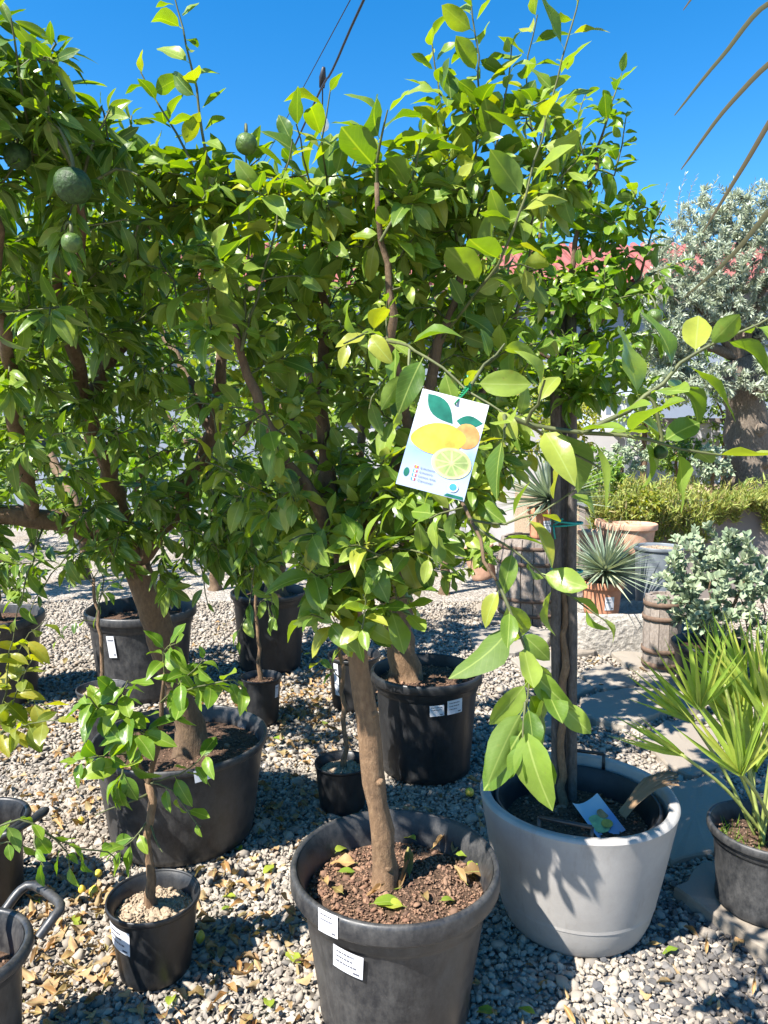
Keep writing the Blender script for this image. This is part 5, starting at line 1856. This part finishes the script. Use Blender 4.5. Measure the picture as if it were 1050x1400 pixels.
def olive():
    b_ = at(1024, 668, 8.3)
    b_[2] = 0.86
    t = Tree('olive_tree', 'silvery olive tree with thick gnarled trunk on the raised bed', 'olive tree', b_, seed=71, mat='olive_leaf', bark='old_bark', tmpl=NARROW)
    t.limb([b_ - UP * 0.03] + gp((1022, 600, 8.3), (1015, 540, 8.3), (1010, 490, 8.3)), 0.26, 0.19, True, 0.12, 0.015)
    top = (1010, 490, 8.3)
    for e in ((930, 400, 8.0), (960, 330, 8.3), (1010, 300, 8.4), (1070, 340, 8.2), (1100, 420, 8.3), (900, 470, 8.1), (1000, 380, 7.8), (1130, 360, 8.6)):
        t.limb([at(*top), (at(*top) + at(*e)) / 2 + UP * 0.08, at(*e)], 0.07, 0.015)
    t.fill([E(985, 370, 8.2, 0.9, 0.8, 0.75, 430), E(930, 430, 8.0, 0.6, 0.6, 0.55, 230), E(1080, 400, 8.2, 0.8, 0.7, 0.8, 280), E(1000, 300, 8.3, 0.65, 0.6, 0.35, 160), E(900, 480, 8.0, 0.35, 0.4, 0.3, 90), E(950, 520, 7.8, 0.5, 0.4, 0.28, 130), E(1060, 520, 7.7, 0.4, 0.35, 0.22, 90)], (0.055, 0.085), (30, 40), leafy=0.85, droop=-0.3, arch=0.15)
    for px in (905, 930, 945, 975, 1000, 1025, 1045):
        y0 = 330 - 25 * math.sin((px - 900) / 50)
        t.guided(gp((px, y0, 8.2), (px - 3, y0 - 40, 8.2), (px + 8, y0 - 80 + 15 * math.sin(px), 8.2)), 0.07, 26, 0.9, 0.005, -0.3)
    t.finish(0, 0.7, 'old_bark')


olive()


# --- background: pale wall, house, sign, hedge
def background():
    wt = thing('garden_wall', 'long pale rendered wall behind the nursery pots', 'wall', (0, 11, 0))
    MB().box((2.0, 11.2, 0.85), (6.0, 0.25, 1.9)).build('wall_face', M['white_wall'], wt, smooth=False)
    MB().box((2.0, 11.2, 1.83), (6.06, 0.33, 0.07)).build('coping', M['grey_wall'], wt, smooth=False)
    h = thing('house', 'long low house with a red tiled roof behind the trees', 'house', (0, 16, 0))
    yf, zb, zt = 16.0, 4.75, 6.25
    MB().box((0, 18.5, 2.4), (24, 5.0, 4.8)).build('wall', M['house_wall'], h, smooth=False)
    # roof slope
    roof = MB().add([(-12.4, 15.5, zb), (12.4, 15.5, zb), (12.4, 18.6, zt), (-12.4, 18.6, zt), (-12.4, 15.5, zb - 0.12), (12.4, 15.5, zb - 0.12), (12.4, 18.6, zt - 0.12), (-12.4, 18.6, zt - 0.12), (12.4, 21.6, zb), (-12.4, 21.6, zb)],
                    [(0, 1, 2, 3), (4, 7, 6, 5), (0, 4, 5, 1), (3, 2, 8, 9), (0, 3, 7, 4), (1, 5, 6, 2)]).build('roof', M['roof_tile'], h, smooth=False)
    # rows of half-round tiles
    for k in range(100):
        x = -12.3 + k * 0.2484
        V, F = [], []
        for (y, z) in ((15.44, zb - 0.02), (18.6, zt + 0.01)):
            for i in range(6):
                a = math.pi * i / 5
                V.append((x + 0.085 * math.cos(a), y, z + 0.01 + 0.075 * math.sin(a)))
        for i in range(5):
            F.append((i, i + 1, i + 7, i + 6))
        MB().add(V, F).build('tile_row', M['roof_tile'], roof)
    MB().box((0, 15.48, zb - 0.13), (24.8, 0.1, 0.12)).build('gutter', M['frame_paint'], h, smooth=False)
    for x in (-7.5, -4.2, -1.2, 9.2):
        wi = MB().box((x, 15.98, 3.1), (1.1, 0.1, 1.3)).build('window', M['frame_paint'], h, smooth=False)
        for s in (-1, 1):
            MB().box((x + s * 0.26, 15.925, 3.1), (0.44, 0.02, 1.12)).build('pane', M['dark_glass'], wi, smooth=False)
    # sign board
    c = at(812, 545, 10.4)
    s = thing('sign_board', 'blue-grey sign board with white lettering behind the bushes', 'sign', (c[0], c[1], 0))
    MB().box((c[0], c[1], c[2]), (1.1, 0.04, 0.9)).build('panel', M['sign_pale'], s, smooth=False)
    MB().box((c[0], c[1] - 0.024, c[2] + 0.32), (1.1, 0.01, 0.26)).build('header', M['sign_blue'], s, smooth=False)
    text_mesh('Kar', 0.2, M['paper'], s, Matrix.Translation((c[0] - 0.32, c[1] - 0.031, c[2] + 0.24)) @ Matrix.Rotation(R(90), 4, 'X'))
    pic = MB().box((c[0] + 0.2, c[1] - 0.024, c[2] - 0.12), (0.5, 0.008, 0.36)).build('picture', M['paper'], s, smooth=False)
    for k in range(3):
        MB().box((c[0] + 0.06 + k * 0.14, c[1] - 0.0295, c[2] - 0.16), (0.07, 0.003, 0.12)).build('picture_window', M['sign_blue'], pic, smooth=False)
    MB().box((c[0] + 0.2, c[1] - 0.0295, c[2] + 0.01), (0.44, 0.003, 0.05)).build('picture_roof', M['sign_blue'], pic, smooth=False)
    for sx in (-0.5, 0.5):
        MB().box((c[0] + sx, c[1] + 0.045, (c[2] + 0.4) / 2), (0.05, 0.05, c[2] + 0.4)).build('post', M['metal_grey'], s, smooth=False)
    # shrubs and small trees far left and behind
    for i, (px, Y, zc, rx, rz, cnt, mt, lab) in enumerate((
            (-60, 7.0, 1.6, 0.9, 1.1, 150, 'dark_leaf', 'dense dark citrus at the far edge of the gravel clearing'),
            (110, 8.2, 1.9, 1.0, 1.2, 150, 'bright_leaf', 'bright green citrus standing before the pale wall beyond the gravel'),
            (290, 7.6, 1.9, 0.9, 1.15, 150, 'lemon_leaf', 'yellow-green citrus seen between the crooked trunk and the pink trunk'),
            (470, 8.6, 1.9, 0.9, 1.2, 150, 'dark_leaf', 'dark green citrus behind the two-label pot'),
            (610, 7.4, 1.7, 0.6, 0.9, 110, 'lemon_leaf', 'slender citrus against the pale wall near the barrel'),
            (40, 10.5, 1.6, 1.5, 1.7, 260, 'dark_leaf', 'broad dark hedge tree beyond the gravel clearing on the far side'),
            (330, 10.8, 1.6, 1.6, 1.7, 260, 'dark_leaf', 'broad dark hedge tree behind the pink-trunked citrus'),
            (-220, 9.0, 1.5, 1.3, 1.6, 200, 'dark_leaf', 'tall dark hedge tree beside the dense dark citrus'),
            (880, 10.6, 2.0, 0.75, 0.9, 170, 'lemon_leaf', 'leafy green bush between the sign and the olive'),
            (990, 11.0, 2.0, 0.8, 0.9, 170, 'dark_leaf', 'dark bush filling the gap beside the olive trunk'),
            (1110, 9.8, 1.9, 0.9, 0.9, 120, 'bright_leaf', 'green bush behind the olive trunk'))):
        q = at(px, 640, Y)
        b_ = np.array((q[0], Y, 0))
        z = 0.85 if px > 800 else 0.0
        b_[2] = z
        back_tree(lab, b_, [b_ + UP * 0.5, b_ + UP * 0.9], [((b_[0], Y, zc + z * 0.3), (rx, rx * 0.8, rz), cnt)], 80 + i, mt, r=0.05, nobj=0, n=(9, 13), leaf=(0.08, 0.11))
        if px < 800:
            pass


background()


# --- cables and palm overhead
def overhead():
    a, b_ = at(500, -6, 4.2), at(423, 155, 6.0)
    d = b_ - a
    p0, p1 = a - d * 1.6, b_ + d * 5.6
    pts = [p0, a, (a + b_) / 2 - UP * 0.03, b_, b_ + d * 2.8 - UP * 0.1, p1]
    t = thing('string_light', 'black overhead cable carrying a white bulb', 'string light', p0)
    MB().tube(smooth_path(pts, 0.2), 0.0075, 6).build('cable', M['cable'], t)
    s = at(441, 106, 5.5)
    MB().tube([s + UP * 0.05 + nrm(d) * -0.05, s, s - UP * 0.06 + nrm(d) * 0.03], [0.012, 0.026, 0.02], 10).build('socket', M['cable'], t)
    c = at(441, 168, 5.7)
    MB().tube([s, c + UP * 0.06], 0.005, 5).build('drop_wire', M['cable'], t)
    MB().lathe([(0.001, 0.075), (0.02, 0.07), (0.022, 0.045), (0.04, 0.02), (0.05, -0.01), (0.042, -0.04), (0.02, -0.058), (0.001, -0.062)], n=20).build('bulb', M['bulb'], t, basis=Matrix.Translation(Vector(c)))
    e, f = at(482, -6, 4.6), at(424, 102, 6.0)
    d2 = f - e
    t2 = thing('overhead_wire', 'thin plain wire running beside the bulb cable', 'wire', e - d2 * 1.5)
    MB().tube(smooth_path([e - d2 * 1.5, e, f, f + d2 * 5], 0.3), 0.0035, 5).build('wire', M['cable'], t2)


overhead()


def tall_palm():
    base = np.array((2.55, 2.1, 0))
    t = thing('feather_palm', 'palm beside the path whose drying leaflet tips hang before the sky', 'palm', base)
    P = np.array([base, base + (0.02, 0, 1.0), base + (-0.02, 0.02, 2.0), base + (-0.03, 0.02, 2.6)])
    MB().tube(smooth_path(P, 0.15), np.linspace(0.15, 0.11, len(smooth_path(P, 0.15))), 14).build('trunk', M['old_bark'], t)
    top = P[-1]
    r = np.random.default_rng(3)
    tips = [((1062, 2, 1.9), (985, 80, 1.86), (922, 158, 1.84)), ((1075, 75, 1.9), (1000, 140, 1.86), (931, 232, 1.84)), ((1085, 120, 1.9), (1015, 230, 1.88), (961, 318, 1.86)), ((1075, 265, 1.92), (1000, 350, 1.9), (934, 408, 1.88)), ((1000, -60, 1.9), (960, -20, 1.86), (934, 14, 1.84))]
    # rachis of the drooping frond, right of the view
    rach = smooth_path([top, at(1290, -60, 1.98), at(1180, 0, 1.95), at(1130, 120, 1.93), at(1120, 260, 1.92)], 0.06)
    fr_ = MB().tube(rach, np.linspace(0.016, 0.005, len(rach)), 7).build('frond', M['green_shoot'], t)
    for tp in tips:
        q = gp(*tp)
        k = rach[np.argmin(((rach - q[0]) ** 2).sum(1))]
        pts = smooth_path([k] + q, 0.03)
        n = len(pts)
        d = nrm(np.gradient(pts, axis=0))
        side = nrm(np.cross(d, np.array((0, -1.0, 0.3))))
        V, F = [], []
        for i in range(n):
            u = i / (n - 1)
            w = 0.0075 * (1 - u) ** 0.6 * min(1, 0.35 + 3 * u) + 0.0012
            V += [pts[i] - side[i] * w, pts[i] + np.array((0, -0.35 * w, 0)), pts[i] + side[i] * w]
        for i in range(n - 1):
            a = 3 * i
            F += [(a, a + 3, a + 4, a + 1), (a + 1, a + 4, a + 5, a + 2)]
        MB().add(V, F).build('leaflet', M['palm_tip'], fr_)
    for i in range(3, len(rach) - 1):
        for sgn in (-1, 1):
            d = nrm(np.array((0.55 + 0.25 * r.random(), 0.35 * sgn, -0.75)))
            f3 = frames(d[None], np.array([[0.3, -1.0, 0.4]]))[0]
            V, F = blade(1, 0.02, 0.5, 0.25, 5)
            link(mesh_np('leaflet', V, F, None, True, M['palm_tip' if i % 3 else 'palm_leaf']), 'leaflet', fr_, basis=basis(rach[i] + np.array((0.004, 0, 0)), f3, 0.42 * r.uniform(0.8, 1.1)))
    # other fronds out of view keep the crown whole
    for k in range(7):
        a = -1.9 + k * 0.4
        d = np.array((math.cos(a), math.sin(a), 0))
        q = smooth_path([top, top + d * 0.5 + UP * 0.45, top + d * 1.0 + UP * 0.4, top + d * 1.4], 0.1)
        f2 = MB().tube(q, np.linspace(0.015, 0.004, len(q)), 6).build('frond', M['green_shoot'], t)
        n = 40
        pp = q[(np.linspace(0.2, 0.999, n) * (len(q) - 1)).astype(int)]
        sd_ = np.cross(d, UP) * np.where(np.arange(n) % 2, 1, -1)[:, None]
        D = sd_ + d * 0.6 + UP * -0.15
        joined('leaflets', [blade(1, 0.03, 0.5, 0.3, 4)], pp, frames(D, UP + 0 * D), np.full(n, 0.45), M['palm_leaf'], f2)


tall_palm()


# =================================================================== LITTER
def litter():
    r = np.random.default_rng(33)
    # clustered on the ground: pixel-free world clusters between the pots
    cl = [(gnd(90, 1290), 0.22, 0.2, 380), (gnd(60, 1000), 0.4, 0.4, 420), (gnd(300, 1350), 0.3, 0.2, 120), (gnd(330, 1290), 0.25, 0.15, 120), (gnd(390, 1000), 0.3, 0.5, 420), (gnd(420, 950), 0.35, 0.5, 300), (gnd(110, 1100), 0.25, 0.2, 220), (gnd(30, 1390), 0.25, 0.15, 130),
          (gnd(380, 1130), 0.2, 0.3, 150), (gnd(700, 1380), 0.2, 0.1, 22), (gnd(340, 1200), 0.15, 0.1, 40), (gnd(670, 1090), 0.12, 0.3, 50), (gnd(870, 900), 0.4, 0.5, 130), (gnd(940, 1330), 0.2, 0.2, 18), (gnd(200, 900), 0.6, 0.6, 160)]
    P = np.concatenate([c + np.stack([r.normal(0, a, n), r.normal(0, b, n), np.zeros(n)], 1) for c, a, b, n in [(q[0], q[1], q[2], int(q[3] * 0.8)) for q in cl]])
    pots = [(LA, 0.22), (LB, 0.12), (LC, 0.29), (LE, 0.23), (LF, 0.1), (LG, 0.14), (LH, 0.1), (LI, 0.23), (LJ, 0.28), (LK, 0.11), (LL, 0.26), (LM_, 0.15), (LN, 0.13), (LD, 0.24)]
    ok = P[:, 1] > 1.3
    for (l, rad) in pots:
        ok &= (P[:, 0] - l[0]) ** 2 + (P[:, 1] - l[1]) ** 2 > rad * rad
    P = P[ok]
    n = len(P)
    P[:, 2] = r.uniform(0.006, 0.02, n)
    S = r.uniform(0.022, 0.068, n)
    D = r.normal(0, 1, (n, 3)) * np.array((1, 1, 0.16))
    N = UP * np.where(r.random(n) > 0.5, 1, -1)[:, None] + r.normal(0, 0.35, (n, 3))
    fr = frames(D, N)
    x, y, d = pix(P)
    size = np.where((x > 0) & (x < 1050) & (y < 1400) & (y > 700), S * FPX / d, 0)
    order = np.argsort(-size)
    top = order[:170]
    msk = np.ones(n, bool)
    msk[top] = False
    ml = [mesh_np('dry_leaf', *T[:2], T[2], True, M['dry_leaf']) for T in DRY]
    for c, i in enumerate(top):
        o = bpy.data.objects.new('dry_leaf', ml[c % len(ml)])
        COL.objects.link(o)
        o.matrix_basis = basis(P[i], fr[i], S[i])
        tag(o, 'curled dry tan leaf lying on the gravel', 'dry leaf', 'dry leaves fallen on the gravel')
    g = joined('leaf_litter', DRY, P[msk], fr[msk], S[msk], M['dry_leaf'], None)
    tag(g, 'scattered litter of dry brown leaves on the gravel between the pots', 'leaf litter', kind='stuff')
    # fresh green fallen leaves on the gravel
    ml = [mesh_np('fallen_leaf', *T[:2], T[2], True, M['fallen_green']) for T in LEMON[:4]]
    for i, (px, py) in enumerate(((325, 1226), (105, 1268), (55, 1235), (375, 1180), (735, 1388), (930, 1296), (230, 1378), (388, 1300), (682, 1385), (370, 1380), (300, 1245), (440, 985), (390, 1010), (150, 985), (330, 1165), (100, 1250))):
        p = gnd(px, py, 0.012)
        o = bpy.data.objects.new('fallen_leaf', ml[i % 4])
        COL.objects.link(o)
        o.matrix_basis = basis(p, frames(np.array([[r.normal(), r.normal(), 0.05]]), np.array([[0.1 * r.normal(), 0.1 * r.normal(), 1]]))[0], r.uniform(0.05, 0.075))
        tag(o, 'fresh yellow-green leaf fallen on the gravel', 'leaf', 'fresh leaves fallen on the gravel')
    # leaves on the soil of the front pot
    for i, (px, py, s, a, dr) in enumerate(((505, 1236, 0.085, 0.25, 0), (556, 1240, 0.08, 2.8, 0), (600, 1232, 0.05, 0.4, 0), (620, 1168, 0.05, 0.1, 0), (460, 1192, 0.05, 0.2, 0), (448, 1162, 0.06, 1.1, 0), (570, 1150, 0.06, 2.2, 0), (655, 1190, 0.06, 1.4, 0), (512, 1212, 0.07, 0.1, 0),
                                         (625, 1195, 0.08, 0.3, 1), (630, 1160, 0.07, 1.2, 1), (560, 1200, 0.09, 1.6, 1), (545, 1215, 0.08, 1.2, 1), (490, 1180, 0.08, 3.0, 1), (448, 1210, 0.06, 2.0, 1), (590, 1160, 0.06, 0.8, 1), (500, 1225, 0.05, 0.3, 1), (470, 1222, 0.05, 2.3, 1), (585, 1232, 0.06, 1.9, 1), (640, 1210, 0.06, 2.1, 1))):
        p = gnd(px, py, 0.356)
        if (p[0] - LA[0]) ** 2 + (p[1] - LA[1]) ** 2 > 0.225 ** 2:
            k = 0.22 / math.hypot(p[0] - LA[0], p[1] - LA[1])
            p[0], p[1] = LA[0] + (p[0] - LA[0]) * k, LA[1] + (p[1] - LA[1]) * k
        me = (ml if not dr else None)
        if dr:
            me = [mesh_np('dry_leaf', *DRY[i % 4][:2], DRY[i % 4][2], True, M['dry_leaf'])]
        o = bpy.data.objects.new('dry_leaf' if dr else 'fallen_leaf', me[i % len(me)])
        COL.objects.link(o)
        o.matrix_basis = basis(p, frames(np.array([[math.cos(a), math.sin(a), 0.03]]), np.array([[0.1 * r.normal(), -0.15, 1]]))[0], s * 1.05)
        if dr:
            tag(o, 'curled tan leaf lying on the soil of the scuffed front pot', 'dry leaf', 'dry leaves in the front pot')
        else:
            tag(o, 'yellow-green leaf lying on the soil of the scuffed front pot', 'leaf', 'fresh leaves in the front pot')
    # dropped small lemons
    for i, (px, py, rr) in enumerate(((642, 1083, 0.022), (274, 1281, 0.016), (111, 1122, 0.016), (134, 1194, 0.016), (128, 1219, 0.018), (112, 1216, 0.014))):
        p = gnd(px, py, rr)
        prof = [(max(0.0004, rr * math.sin(math.pi * k / 10)) * 0.88, -rr * math.cos(math.pi * k / 10) * (1 + 0.22 * abs(math.cos(math.pi * k / 10)) ** 6)) for k in range(11)]
        o = MB().lathe(prof, n=16).build('fallen_lemon', M['yellow_fruit'], None, basis=Matrix.Translation(Vector(p)) @ Matrix.Rotation(1.4 + i, 4, 'X') @ Matrix.Rotation(i, 4, 'Z'))
        tag(o, 'small yellow lemon fallen among the dry leaves', 'lemon', 'fallen lemons on the gravel')


litter()
